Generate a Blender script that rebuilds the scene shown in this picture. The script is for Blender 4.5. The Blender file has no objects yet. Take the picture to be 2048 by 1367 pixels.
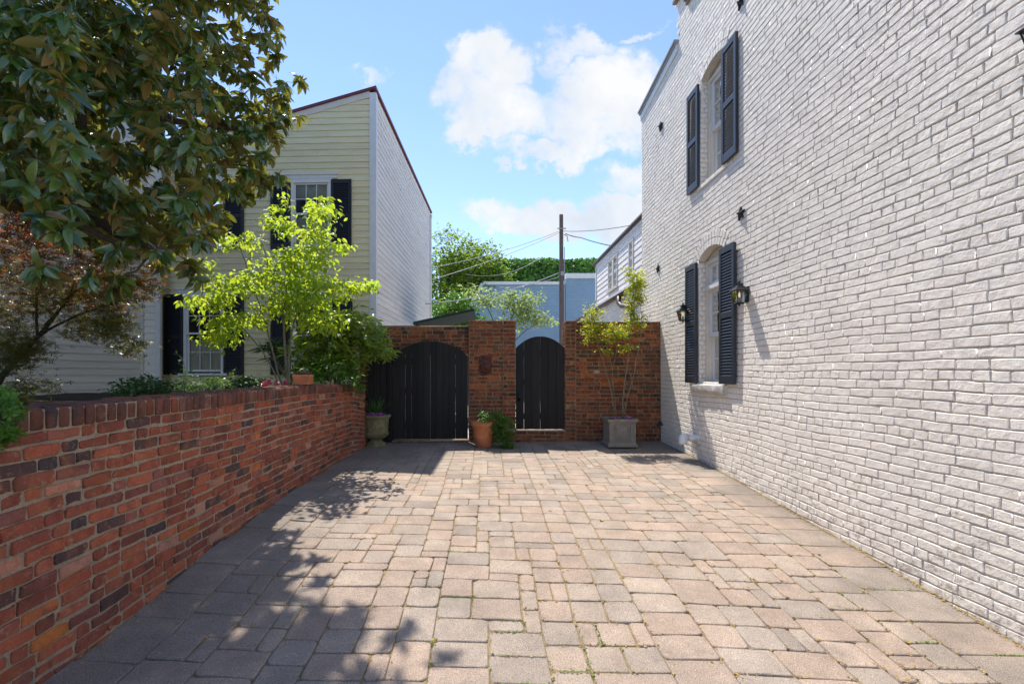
import bpy, math, random
import numpy as np
from mathutils import Vector, Matrix
PI = math.pi
rng = np.random.default_rng(7); random.seed(7)
scene = bpy.context.scene
COL = scene.collection
FPX, VX, VY, CH = 940.0, 973.0, 749.0, 1.5     # focal length in photo pixels, horizon point, camera height

def at(px, py, Y):
    return np.array([(px-VX)/FPX*Y, Y, CH-(py-VY)/FPX*Y])

# ------------------------------------------------------------------ mesh builder
class MB:
    def __init__(s): s.v=[]; s.f=[]; s.m=[]; s.r=[]; s.n=0
    def add(s, verts, faces, rnd=0.5, mat=0):
        verts=np.asarray(verts,float).reshape(-1,3)
        s.v.append(verts); o=s.n
        for k,f in enumerate(faces):
            s.f.append(tuple(int(i)+o for i in f)); s.m.append(mat)
            s.r.append(rnd if not hasattr(rnd,'__len__') else rnd[k])
        s.n+=len(verts)
    def batch(s, V, faces, rnd, mat=0):
        """V (N,k,3) copies of one template"""
        N,k,_=V.shape
        s.v.append(V.reshape(-1,3)); o=s.n
        fa=[np.array(f) for f in faces]
        for i in range(N):
            b=o+i*k; r=float(rnd[i])
            for f in fa:
                s.f.append(tuple((f+b).tolist())); s.m.append(mat); s.r.append(r)
        s.n+=N*k
    def box(s, a, b, rnd=0.5, mat=0, F=None):
        (x0,y0,z0),(x1,y1,z1)=a,b
        v=np.array([(x0,y0,z0),(x1,y0,z0),(x1,y1,z0),(x0,y1,z0),(x0,y0,z1),(x1,y0,z1),(x1,y1,z1),(x0,y1,z1)],float)
        if F: v=F(v)
        s.add(v,[(0,3,2,1),(4,5,6,7),(0,1,5,4),(1,2,6,5),(2,3,7,6),(3,0,4,7)],rnd,mat)
    def tube(s, pts, rad, sides=8, rnd=0.5, mat=0, caps=True):
        pts=np.asarray(pts,float); n=len(pts)
        rad=np.broadcast_to(np.asarray(rad,float),(n,))
        tan=np.gradient(pts,axis=0); tan/=np.linalg.norm(tan,axis=1)[:,None]+1e-9
        ref=np.array([0.,0,1]) if abs(tan[0][2])<.9 else np.array([1.,0,0])
        V=[]
        for i in range(n):
            a=np.cross(tan[i],ref); a/=np.linalg.norm(a)+1e-9; b=np.cross(tan[i],a)
            ref=-np.cross(tan[i],a) if False else np.cross(a,tan[i])
            th=np.arange(sides)*2*PI/sides
            V.append(pts[i]+rad[i]*(np.cos(th)[:,None]*a+np.sin(th)[:,None]*b))
        V=np.concatenate(V); F=[]
        for i in range(n-1):
            for j in range(sides):
                k=(j+1)%sides
                F.append((i*sides+j,i*sides+k,(i+1)*sides+k,(i+1)*sides+j))
        if caps: F.append(tuple(range(sides))[::-1]); F.append(tuple((n-1)*sides+j for j in range(sides)))
        s.add(V,F,rnd,mat)
    def lathe(s, prof, c, seg=32, mod=None, rnd=0.5, mat=0, cap=True):
        V=[]
        for i,(r,z) in enumerate(prof):
            th=np.arange(seg)*2*PI/seg
            rr=r*(1+(mod(i,th) if mod else 0*th))
            V.append(np.stack([c[0]+rr*np.cos(th),c[1]+rr*np.sin(th),np.full(seg,c[2]+z)],1))
        F=[(i*seg+j,i*seg+(j+1)%seg,(i+1)*seg+(j+1)%seg,(i+1)*seg+j) for i in range(len(prof)-1) for j in range(seg)]
        if cap: F.append(tuple(range(seg))[::-1]); F.append(tuple((len(prof)-1)*seg+j for j in range(seg)))
        s.add(np.concatenate(V),F,rnd,mat)
    def build(s, name, mats, parent=None, smooth=False, sharp=None, bevel=None, loc=None, flatn=0):
        me=bpy.data.meshes.new(name)
        V=np.concatenate(s.v) if s.v else np.zeros((0,3))
        if loc is not None: V=V-np.asarray(loc)
        me.from_pydata(V.tolist(),[],s.f)
        if not isinstance(mats,(list,tuple)): mats=[mats]
        for m in mats: me.materials.append(m)
        me.polygons.foreach_set('material_index',s.m)
        a=me.attributes.new('rnd','FLOAT','FACE'); a.data.foreach_set('value',np.array(s.r,dtype=np.float32))
        if smooth: me.polygons.foreach_set('use_smooth',[not(flatn and len(f)==flatn) for f in s.f])
        me.update()
        if smooth and sharp: 
            try: me.set_sharp_from_angle(angle=math.radians(sharp))
            except Exception: pass
        o=bpy.data.objects.new(name,me); COL.objects.link(o)
        if loc is not None: o.location=loc
        if parent is not None:
            o.parent=parent
            if loc is None: o.matrix_parent_inverse=Matrix.Translation(-Vector(parent.location)) if parent.get('_w') else Matrix()
        if bevel:
            md=o.modifiers.new('bevel','BEVEL'); md.width=bevel; md.segments=2; md.limit_method='ANGLE'
        return o

def tag(o,label=None,cat=None,group=None,kind=None):
    if label: o['label']=label
    if cat: o['category']=cat
    if group: o['group']=group
    if kind: o['kind']=kind
    return o
def empty(name,loc,label,cat,group=None):
    """an Empty at the thing's base; children keep world coordinates through the parent inverse"""
    o=bpy.data.objects.new(name,None); COL.objects.link(o); o.location=loc; o.empty_display_size=.1
    o['_w']=1
    return tag(o,label,cat,group)
def part(name,mb,mats,parent,**k):
    """child mesh built in world coordinates"""
    o=mb.build(name,mats,None,**k)
    chain=parent
    off=Vector((0,0,0))
    while chain is not None:
        off+=Vector(chain.location); chain=chain.parent
    o.parent=parent
    o.location=-off
    return o

# ------------------------------------------------------------------ materials
def newmat(name):
    m=bpy.data.materials.new(name); m.use_nodes=True
    nt=m.node_tree; b=nt.nodes['Principled BSDF']
    return m,nt,b
def nd(nt,t,ins=None,**p):
    n=nt.nodes.new(t)
    for k,v in p.items(): setattr(n,k,v)
    if ins:
        for k,v in ins.items():
            if hasattr(v,'is_output') : nt.links.new(v,n.inputs[k])
            else: n.inputs[k].default_value=v
    return n
def ramp(nt,fac,stops,interp='LINEAR'):
    n=nt.nodes.new('ShaderNodeValToRGB'); cr=n.color_ramp; cr.interpolation=interp
    while len(cr.elements)<len(stops): cr.elements.new(.5)
    for e,(p,c) in zip(cr.elements,stops):
        e.position=p; e.color=(c,c,c,1) if not hasattr(c,'__len__') else (*c,1)
    nt.links.new(fac,n.inputs[0]); return n.outputs[0]
def obco(nt): return nt.nodes.new('ShaderNodeTexCoord').outputs['Object']
def noise(nt,scale,detail=4,rough=.6,vec=None,dist=0):
    n=nd(nt,'ShaderNodeTexNoise',{'Scale':scale,'Detail':detail,'Roughness':rough,'Distortion':dist})
    nt.links.new(vec if vec is not None else obco(nt),n.inputs['Vector']); return n.outputs['Fac']
def mix(nt,f,a,b,mode='MIX'):
    n=nt.nodes.new('ShaderNodeMix'); n.data_type='RGBA'; n.blend_type=mode; n.clamp_factor=True
    for i,v in ((0,f),(6,a),(7,b)):
        if hasattr(v,'is_output'): nt.links.new(v,n.inputs[i])
        else: n.inputs[i].default_value=v if not hasattr(v,'__len__') else (*v,1)
    return n.outputs[2]
def mathn(nt,op,a,b=0.0,c=None):
    n=nt.nodes.new('ShaderNodeMath'); n.operation=op
    for i,v in enumerate((a,b) if c is None else (a,b,c)):
        if hasattr(v,'is_output'): nt.links.new(v,n.inputs[i])
        else: n.inputs[i].default_value=v
    return n.outputs[0]
def bump(nt,b,h,dist,strength=1.0):
    n=nd(nt,'ShaderNodeBump',{'Height':h,'Distance':dist,'Strength':strength}); nt.links.new(n.outputs[0],b.inputs['Normal'])
def rndattr(nt): 
    return nd(nt,'ShaderNodeAttribute',attribute_name='rnd').outputs['Fac']

def brick_mat(name,stops,smear=.5,smearcol=(.40,.32,.23),soot=0.0,val=1.0,gain=1.0):
    m,nt,b=newmat(name); r=rndattr(nt)
    c=ramp(nt,r,stops,'CONSTANT')
    r2=mathn(nt,'FRACT',mathn(nt,'MULTIPLY',r,37.7))
    c=mix(nt,.85,c,ramp(nt,r2,[(0,(.78,.80,.84)),(1,(1.2,1.12,1.05))]),'MULTIPLY')
    c=mix(nt,1,c,ramp(nt,noise(nt,14,5,.65),[(.25,.62*val*gain),(.75,1.3*val*gain)]),'MULTIPLY')
    c=mix(nt,1,c,ramp(nt,noise(nt,90,3,.6),[(.3,.8),(.7,1.15)]),'MULTIPLY')
    bl=ramp(nt,noise(nt,5.5,3,.5),[(.50,0),(.60,.8)])
    c=mix(nt,mathn(nt,'MULTIPLY',bl,.35),c,(.34*gain,.105*gain,.045))
    bl2=ramp(nt,noise(nt,6.7,4,.6,dist=.6),[(.56,0),(.64,.8)])
    c=mix(nt,mathn(nt,'MULTIPLY',bl2,.7),c,(.11,.05,.042))
    s=ramp(nt,noise(nt,22,6,.75),[(.63-.12*smear,0),(.78-.12*smear,.85)])
    c=mix(nt,s,c,smearcol)
    dk=ramp(nt,noise(nt,7,6,.7),[(.55,0),(.72,.75)])
    c=mix(nt,mathn(nt,'MULTIPLY',dk,.5+soot),c,(.05,.035,.032))
    if soot:
        dk=ramp(nt,noise(nt,1.3,5,.6),[(.40,0),(.62,soot)])
        c=mix(nt,dk,c,(.045,.034,.022))
    nt.links.new(c,b.inputs['Base Color']); b.inputs['Roughness'].default_value=.88; b.inputs['Specular IOR Level'].default_value=.25
    h=mathn(nt,'ADD',noise(nt,60,5,.7),mathn(nt,'MULTIPLY',noise(nt,230,3,.6),.4))
    bump(nt,b,h,.009)
    return m
REDS=[(0,(.26,.076,.046)),(.18,(.31,.088,.050)),(.34,(.225,.068,.046)),(.46,(.34,.105,.060)),(.56,(.175,.062,.048)),(.64,(.095,.056,.052)),(.72,(.26,.080,.052)),(.77,(.27,.10,.075)),(.86,(.40,.125,.045)),(.895,(.075,.055,.055)),(.93,(.30,.10,.06)),(.955,(.42,.20,.14)),(.985,(.46,.15,.04))]
M={}
M['brick_left']=brick_mat('red_brick',REDS,smear=.55,smearcol=(.50,.33,.23),gain=1.32)
M['brick_cap']=brick_mat('cap_brick',[(0,(.17,.075,.055)),(.3,(.22,.08,.05)),(.5,(.13,.07,.058)),(.68,(.24,.115,.08)),(.8,(.32,.095,.05)),(.9,(.19,.13,.10)),(.96,(.09,.06,.055))],smear=.35,smearcol=(.34,.25,.19))
REDB=[(0,(.25,.062,.026)),(.20,(.30,.085,.035)),(.36,(.19,.052,.028)),(.50,(.33,.095,.038)),(.60,(.13,.050,.030)),(.72,(.075,.042,.033)),(.80,(.26,.10,.06)),(.86,(.46,.13,.035)),(.92,(.12,.075,.045)),(.992,(.48,.42,.34))]
M['brick_back']=brick_mat('old_brick',REDB,smear=.75,smearcol=(.42,.30,.18),soot=.35)
def mortar(name,ca,cb):
    m,nt,b=newmat(name)
    c=mix(nt,ramp(nt,noise(nt,9,6,.7),[(.35,0),(.65,1)]),ca,cb)
    c=mix(nt,1,c,ramp(nt,noise(nt,120,3,.7),[(.3,.7),(.7,1.15)]),'MULTIPLY')
    nt.links.new(c,b.inputs['Base Color']); b.inputs['Roughness'].default_value=.95
    bump(nt,b,noise(nt,80,5,.75),.009)
    return m
M['mortar']=mortar('mortar_tan',(.50,.38,.26),(.33,.26,.19))
M['mortar_back']=mortar('mortar_old',(.40,.27,.15),(.20,.14,.085))
def white_brick():
    m,nt,b=newmat('white_painted_brick'); r=rndattr(nt)
    c=ramp(nt,r,[(0,(.83,.765,.685)),(.5,(.87,.805,.725)),(1,(.84,.78,.70))])
    c=mix(nt,1,c,ramp(nt,noise(nt,3,5,.6),[(.3,.93),(.7,1.03)]),'MULTIPLY')
    # grime and worn patches, thick towards the splash zone at the foot of the wall
    co=obco(nt); z=nd(nt,'ShaderNodeSeparateXYZ',{0:co}).outputs[2]
    foot=nd(nt,'ShaderNodeMapRange',{0:z,1:1.3,2:.05,3:0.0,4:.17}).outputs[0]
    c=mix(nt,ramp(nt,noise(nt,1.1,6,.7),[(.52,0),(.66,.35)]),c,(.66,.60,.55))
    w=ramp(nt,mathn(nt,'ADD',noise(nt,16,6,.72),foot),[(.66,0),(.76,.8)])
    c=mix(nt,w,c,(.42,.36,.31))
    nt.links.new(c,b.inputs['Base Color']); b.inputs['Roughness'].default_value=.62; b.inputs['Specular IOR Level'].default_value=.3
    h=mathn(nt,'ADD',noise(nt,17,6,.62),mathn(nt,'MULTIPLY',noise(nt,120,3,.6),.16))
    bump(nt,b,h,.015,.75)
    return m
M['white']=white_brick()
M['white_joint']=mortar('painted_joint',(.78,.715,.64),(.62,.55,.48))
def paver_mat():
    m,nt,b=newmat('concrete_paver'); r=rndattr(nt)
    c=ramp(nt,r,[(0,(.395,.315,.25)),(.2,(.375,.307,.25)),(.38,(.405,.308,.24)),(.55,(.355,.295,.243)),(.68,(.39,.30,.236)),(.92,(.31,.255,.21)),(.95,(.40,.325,.262))],'CONSTANT')
    r2=mathn(nt,'FRACT',mathn(nt,'MULTIPLY',r,53.3))
    c=mix(nt,1,c,ramp(nt,r2,[(0,.92),(1,1.06)]),'MULTIPLY')
    c=mix(nt,1,c,ramp(nt,noise(nt,5,6,.65),[(.3,.80),(.7,1.12)]),'MULTIPLY')
    sp=ramp(nt,noise(nt,260,2,.85),[(.34,.42),(.5,1.0),(.66,1.7)])
    c=mix(nt,1,c,sp,'MULTIPLY')
    # grey-green weathering along both edges of the yard (stains that stay put)
    co=obco(nt); x=nd(nt,'ShaderNodeSeparateXYZ',{0:co})
    e1=nd(nt,'ShaderNodeMapRange',{0:x.outputs[0],1:-.9,2:-1.7,3:0.0,4:.30}).outputs[0]
    e2=nd(nt,'ShaderNodeMapRange',{0:x.outputs[0],1:2.3,2:2.9,3:0.0,4:.28}).outputs[0]
    e3=nd(nt,'ShaderNodeMapRange',{0:x.outputs[1],1:6.2,2:7.8,3:0.0,4:.30}).outputs[0]
    e=mathn(nt,'ADD',mathn(nt,'ADD',e1,e2),e3)
    st=ramp(nt,mathn(nt,'ADD',noise(nt,2.2,6,.65),e),[(.54,0),(.84,.75)])
    c=mix(nt,st,c,mix(nt,1,(.19,.165,.14),sp,'MULTIPLY'))
    nt.links.new(c,b.inputs['Base Color']); b.inputs['Roughness'].default_value=.9; b.inputs['Specular IOR Level'].default_value=.2
    h=mathn(nt,'ADD',noise(nt,300,2,.7),mathn(nt,'MULTIPLY',noise(nt,30,4,.6),.8))
    bump(nt,b,h,.005,1.0)
    return m
M['paver']=paver_mat()
def joint_mat():
    m,nt,b=newmat('joint_sand')
    c=ramp(nt,noise(nt,35,5,.8),[(.3,(.12,.09,.055)),(.45,(.26,.19,.10)),(.6,(.42,.31,.15)),(.75,(.14,.14,.05))])
    nt.links.new(c,b.inputs['Base Color']); b.inputs['Roughness'].default_value=1
    bump(nt,b,noise(nt,150,4,.8),.01)
    return m
M['sand']=joint_mat()
def simple(name,col,rough=.6,nscale=None,var=.15,metal=0,spec=.5,bd=0,bs=60,stretch=None):
    m,nt,b=newmat(name)
    vec=None
    if nscale:
        if stretch:
            mp=nd(nt,'ShaderNodeMapping',{'Vector':obco(nt),'Scale':stretch}); vec=mp.outputs[0]
        c=mix(nt,1,(*col,),ramp(nt,noise(nt,nscale,5,.65,vec),[(.3,1-var),(.7,1+var)]),'MULTIPLY')
        nt.links.new(c,b.inputs['Base Color'])
    else: b.inputs['Base Color'].default_value=(*col,1)
    b.inputs['Roughness'].default_value=rough; b.inputs['Metallic'].default_value=metal; b.inputs['Specular IOR Level'].default_value=spec
    if bd: bump(nt,b,noise(nt,bs,4,.7,vec),bd)
    return m
def siding_mat(name,col,dirt=(.35,.31,.22),amt=.5):
    m,nt,b=newmat(name); r=rndattr(nt)
    mp=nd(nt,'ShaderNodeMapping',{'Vector':obco(nt),'Scale':(.6,.6,9)}).outputs[0]
    c=mix(nt,1,col,ramp(nt,noise(nt,3,5,.6,mp),[(.3,.88),(.7,1.07)]),'MULTIPLY')
    c=mix(nt,1,c,ramp(nt,mathn(nt,'FRACT',mathn(nt,'MULTIPLY',r,17.3)),[(0,.94),(1,1.05)]),'MULTIPLY')
    mp2=nd(nt,'ShaderNodeMapping',{'Vector':obco(nt),'Scale':(3,3,26)}).outputs[0]
    s=ramp(nt,noise(nt,2.3,7,.75,mp2),[(.66,0),(.74,amt)])
    c=mix(nt,s,c,dirt)
    nt.links.new(c,b.inputs['Base Color']); b.inputs['Roughness'].default_value=.55
    bump(nt,b,noise(nt,8,5,.7,mp2),.003)
    return m
M['yellow']=siding_mat('yellow_clapboard',(.79,.70,.44))
M['cream']=siding_mat('white_clapboard',(.84,.79,.71),(.40,.36,.30),.35)
M['greysiding']=siding_mat('grey_white_clapboard',(.72,.66,.57),(.25,.23,.2),.5)
M['lilac']=siding_mat('white_boards',(.86,.81,.77),(.45,.42,.40),.3)
M['trim']=simple('white_trim',(.72,.72,.72),.45,6,.06,bd=.0006)
M['trimcream']=simple('cream_trim',(.68,.62,.54),.5,6,.08,bd=.0008)
M['shutter']=simple('navy_shutter_paint',(.028,.034,.048),.42,8,.12)
M['shutterblack']=simple('black_shutter_paint',(.010,.011,.014),.5)
def gate_mat():
    m,nt,b=newmat('black_gate_paint'); r=rndattr(nt)
    mp=nd(nt,'ShaderNodeMapping',{'Vector':obco(nt),'Scale':(14,14,.9)}).outputs[0]
    c=mix(nt,1,ramp(nt,r,[(0,(.006,.0055,.0055)),(1,(.014,.012,.0115))]),ramp(nt,noise(nt,3,6,.7,mp),[(.3,.6),(.7,1.7)]),'MULTIPLY')
    c=mix(nt,ramp(nt,noise(nt,2.2,7,.78,mp),[(.66,0),(.74,.6)]),c,(.06,.048,.04))
    nt.links.new(c,b.inputs['Base Color']); b.inputs['Roughness'].default_value=.62; b.inputs['Specular IOR Level'].default_value=.3
    bump(nt,b,noise(nt,5,5,.7,mp),.004)
    return m
M['gate']=gate_mat()
M['iron']=simple('black_iron',(.012,.012,.013),.4,metal=0)
M['stone']=simple('weathered_stone',(.52,.49,.45),.9,9,.22,bd=.012,bs=22)
M['roofred']=simple('red_metal_roof',(.15,.022,.030),.45)
M['coping']=simple('grey_metal_coping',(.30,.31,.33),.4)
M['copingbrown']=simple('brown_coping',(.22,.15,.10),.6)
M['gutter']=simple('brown_gutter',(.075,.045,.035),.45)
M['terracotta']=simple('terracotta',(.48,.17,.075),.85,9,.25,bd=.001,bs=80)
M['terraplaque']=simple('plaque_clay',(.10,.036,.025),.8,30,.4,bd=.003,bs=60)
M['urn']=simple('mossy_cast_stone',(.20,.185,.095),.95,14,.45,bd=.006,bs=70)
M['planter']=simple('grey_cast_stone',(.25,.215,.18),.9,12,.22,bd=.002,bs=90)
M['soil']=simple('dark_soil',(.035,.024,.016),1,20,.4,bd=.03,bs=30)
M['pipe']=simple('white_pipe',(.72,.71,.69),.4,9,.12)
M['bark']=simple('magnolia_bark',(.075,.052,.038),.85,14,.35,bd=.01,bs=35)
M['barkgrey']=simple('grey_bark',(.20,.165,.12),.85,20,.3,bd=.003,bs=60)
M['barkdark']=simple('dark_bark',(.045,.032,.024),.85,20,.3,bd=.003,bs=60)
M['pole']=simple('weathered_pole_wood',(.13,.10,.085),.9,4,.4,stretch=(6,6,.6))
M['wire']=simple('pale_wire',(.30,.30,.32),.5)
M['wiredark']=simple('dark_wire',(.05,.05,.055),.5)
M['alley']=simple('alley_concrete',(.42,.40,.37),.9,3,.15)
M['asphalt']=simple('asphalt',(.10,.10,.10),.95,6,.2)
M['blue']=None
def blue_mat():
    m,nt,b=newmat('blue_painted_brick')
    mp=nd(nt,'ShaderNodeMapping',{'Vector':obco(nt),'Rotation':(PI/2,0,0)}).outputs[0]
    br=nd(nt,'ShaderNodeTexBrick',{'Vector':mp,'Color1':(.25,.37,.47,1),'Color2':(.27,.395,.50,1),'Mortar':(.22,.33,.43,1),'Scale':1.0,'Mortar Size':.012,'Brick Width':.22,'Row Height':.075})
    c=mix(nt,1,br.outputs[0],ramp(nt,noise(nt,1.1,5,.6),[(.3,.92),(.7,1.06)]),'MULTIPLY')
    nt.links.new(c,b.inputs['Base Color']); b.inputs['Roughness'].default_value=.7
    bump(nt,b,mathn(nt,'SUBTRACT',1.0,br.outputs[1]),.006)
    return m
M['blue']=blue_mat()
def glass_mat(name,tint=(.9,.95,.95)):
    m=bpy.data.materials.new(name); m.use_nodes=True; nt=m.node_tree; nt.nodes.clear()
    o=nt.nodes.new('ShaderNodeOutputMaterial')
    t=nd(nt,'ShaderNodeBsdfTransparent',{'Color':(*tint,1)}); g=nd(nt,'ShaderNodeBsdfGlossy',{'Color':(.6,.62,.62,1),'Roughness':.02})
    wob=nd(nt,'ShaderNodeBump',{'Height':noise(nt,4,2,.5),'Distance':.004,'Strength':.6}); nt.links.new(wob.outputs[0],g.inputs['Normal'])
    fr=nd(nt,'ShaderNodeFresnel',{'IOR':1.42})
    x=nd(nt,'ShaderNodeMixShader',{0:fr.outputs[0],1:t.outputs[0],2:g.outputs[0]})
    nt.links.new(x.outputs[0],o.inputs[0]); return m
M['glass']=glass_mat('window_glass')
M['blind']=simple('pale_blind',(.50,.46,.36),.8,20,.1,stretch=(1,1,3))
M['blindwhite']=simple('white_slat_blind',(.66,.66,.66),.6)
M['dark']=simple('dark_interior',(.006,.006,.007),.9)
M['curtain']=simple('pale_curtain',(.24,.23,.21),.8)
mm,nt_,b_=newmat('flame'); b_.inputs['Base Color'].default_value=(1,.6,.2,1); b_.inputs['Emission Color'].default_value=(1,.62,.22,1); b_.inputs['Emission Strength'].default_value=.45; M['flame']=mm
def leaf_mat(name,stops,trans=.35,tcol=(.35,.5,.05),rough=.45,spec=.4,back=None,tstops=None):
    m,nt,b=newmat(name); r=rndattr(nt)
    c=ramp(nt,r,stops)
    if back:
        bf=nt.nodes.new('ShaderNodeNewGeometry').outputs['Backfacing']
        rr=mathn(nt,'FRACT',mathn(nt,'MULTIPLY',r,91.7))
        c=mix(nt,bf,c,ramp(nt,rr,back))
        ro=nd(nt,'ShaderNodeMapRange',{0:bf,1:0.,2:1.,3:rough,4:.7}).outputs[0]; nt.links.new(ro,b.inputs['Roughness'])
    else: b.inputs['Roughness'].default_value=rough
    nt.links.new(c,b.inputs['Base Color']); b.inputs['Specular IOR Level'].default_value=spec
    t=nt.nodes.new('ShaderNodeBsdfTranslucent')
    if tstops: nt.links.new(ramp(nt,r,tstops),t.inputs[0])
    else: t.inputs[0].default_value=(*tcol,1)
    x=nd(nt,'ShaderNodeMixShader',{0:trans,1:b.outputs[0],2:t.outputs[0]})
    nt.links.new(x.outputs[0],nt.nodes['Material Output'].inputs[0]); return m
M['magnolia']=leaf_mat('magnolia_leaf',[(0,(.018,.066,.015)),(.4,(.034,.10,.020)),(.75,(.085,.17,.034)),(.93,(.15,.21,.05)),(1,(.28,.16,.04))],.25,(.46,.46,.05),.17,.9,back=[(0,(.30,.17,.04)),(.4,(.20,.17,.05)),(.7,(.15,.17,.05)),(.85,(.34,.16,.04)),(1,(.14,.16,.05))])
M['dogwood']=leaf_mat('dogwood_leaf',[(0,(.13,.25,.02)),(.5,(.20,.32,.03)),(1,(.30,.38,.04))],.50,rough=.5,tstops=[(0,(.42,.60,.03)),(.6,(.64,.80,.05)),(1,(.80,.84,.08))])
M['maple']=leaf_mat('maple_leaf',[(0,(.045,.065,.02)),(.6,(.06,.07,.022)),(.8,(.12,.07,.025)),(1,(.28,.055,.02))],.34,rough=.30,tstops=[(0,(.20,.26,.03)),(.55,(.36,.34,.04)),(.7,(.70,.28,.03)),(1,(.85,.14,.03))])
M['aucuba']=leaf_mat('laurel_leaf',[(0,(.07,.14,.03)),(.5,(.13,.21,.035)),(.8,(.22,.30,.045)),(1,(.36,.40,.06))],.38,(.50,.60,.05),.35)
M['dkgreen']=leaf_mat('dark_green_leaf',[(0,(.018,.05,.012)),(.6,(.03,.085,.02)),(1,(.05,.12,.03))],.2,(.12,.25,.03),.3,.6)
M['midgreen']=leaf_mat('mid_green_leaf',[(0,(.04,.12,.02)),(.6,(.07,.18,.03)),(1,(.14,.26,.04))],.35,(.22,.42,.03),.5)
M['crepe']=leaf_mat('myrtle_leaf',[(0,(.12,.20,.02)),(.6,(.22,.28,.03)),(.9,(.30,.22,.03)),(1,(.40,.14,.03))],.45,rough=.4,tstops=[(0,(.45,.60,.03)),(.7,(.68,.72,.05)),(1,(.8,.45,.06))])
M['treeleaf']=leaf_mat('street_tree_leaf',[(0,(.05,.11,.015)),(.6,(.09,.17,.025)),(1,(.17,.25,.04))],.42,(.36,.50,.04),.5)
M['variegated']=leaf_mat('variegated_leaf',[(0,(.11,.20,.045)),(.5,(.22,.32,.10)),(1,(.45,.50,.28))],.4,(.42,.55,.16),.5)
M['ivy']=leaf_mat('ivy_leaf',[(0,(.06,.16,.02)),(.5,(.12,.26,.035)),(1,(.20,.36,.05))],.25,(.15,.35,.02),.45)
M['grassblade']=leaf_mat('grass_blade',[(0,(.03,.08,.02)),(1,(.08,.16,.04))],.3,(.2,.35,.05),.4)
M['purple']=leaf_mat('purple_petal',[(0,(.20,.02,.22)),(.6,(.35,.06,.32)),(1,(.62,.35,.6))],.3,(.5,.1,.4),.6)
M['pink']=leaf_mat('pink_petal',[(0,(.5,.02,.06)),(.6,(.7,.05,.12)),(1,(.8,.2,.28))],.3,(.8,.1,.15),.6)
M['litter']=leaf_mat('yellow_litter',[(0,(.30,.20,.05)),(.5,(.45,.30,.09)),(.8,(.28,.13,.04)),(1,(.55,.48,.22))],.2,(.5,.4,.1),.8)
M['moss']=leaf_mat('joint_moss',[(0,(.08,.14,.02)),(1,(.18,.24,.04))],.2,(.2,.4,.05),.9)

# ------------------------------------------------------------------ ground heights
_L=(np.array([-2.,1.,2.586,3.07,4.26,6.89,7.58,8.6]),np.array([-.02,.06,.133,.20,.29,.336,.345,.36]))
_R=(np.array([-2.,1.,2.6,3.78,5.79,8.0,8.6]),np.array([-.30,-.13,.004,.116,.268,.372,.38]))
def gz(x,y):
    l=np.interp(y,*_L); r=np.interp(y,*_R); t=np.clip((np.asarray(x)+2.0)/4.97,0,1)
    return l+(r-l)*t
# ------------------------------------------------------------------ bricks
def rr_outline(a,b,r):
    """rounded rectangle outline, 14 points, counter-clockwise"""
    P=[]
    for (cx,cy,t0) in ((a-r,b-r,0),(-(a-r),b-r,PI/2),(-(a-r),-(b-r),PI),(a-r,-(b-r),1.5*PI)):
        for k in range(3): P.append((cx+r*math.cos(t0+k*PI/4),cy+r*math.sin(t0+k*PI/4)))
        if t0==0: P.append((0,b))
        if t0==PI: P.append((0,-b))
    return np.array(P)
_NB=14
BF=[(i,(i+1)%_NB,_NB+(i+1)%_NB,_NB+i) for i in range(_NB)]+[(_NB+i,_NB+(i+1)%_NB,2*_NB+(i+1)%_NB,2*_NB+i) for i in range(_NB)]+[tuple(2*_NB+i for i in range(_NB))]
BFf=[tuple(reversed(f)) for f in BF]
def brick(u0,u1,v0,v1,d,r,dj=.0015,wob=.0025,tilt=.006,be=.004):
    a=(u1-u0)/2; b=(v1-v0)/2; cu=(u0+u1)/2; cv=(v0+v1)/2
    o=rr_outline(a,b,min(r,a*.6,b*.6)*(0.6+.8*rng.random()))+rng.normal(0,wob*.5,(_NB,2))
    o=np.clip(o,[-a-.002,-b-.002],[a+.002,b+.002])
    d=d+rng.normal(0,dj)
    tu,tv=rng.normal(0,tilt,2)
    s2=np.array([max(0.2,(a-be)/a),max(.2,(b-be)/b)])
    R=[]
    for k,(ww,sc) in enumerate(((-.003,1.0),(d-be,1.0),(d,s2))):
        q=o*sc
        w=np.full(_NB,ww)+(tu*q[:,0]+tv*q[:,1]*1.5 if k else 0)
        R.append(np.column_stack([q[:,0]+cu,q[:,1]+cv,w]))
    return np.concatenate(R)
def intervals(u0,u1,holes):
    segs=[(u0,u1)]
    for a,b in holes:
        n=[]
        for s,e in segs:
            if b<=s or a>=e: n.append((s,e)); continue
            if a>s: n.append((s,a))
            if b<e: n.append((b,e))
        segs=n
    return [x for x in segs if x[1]-x[0]>.015]
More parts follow.
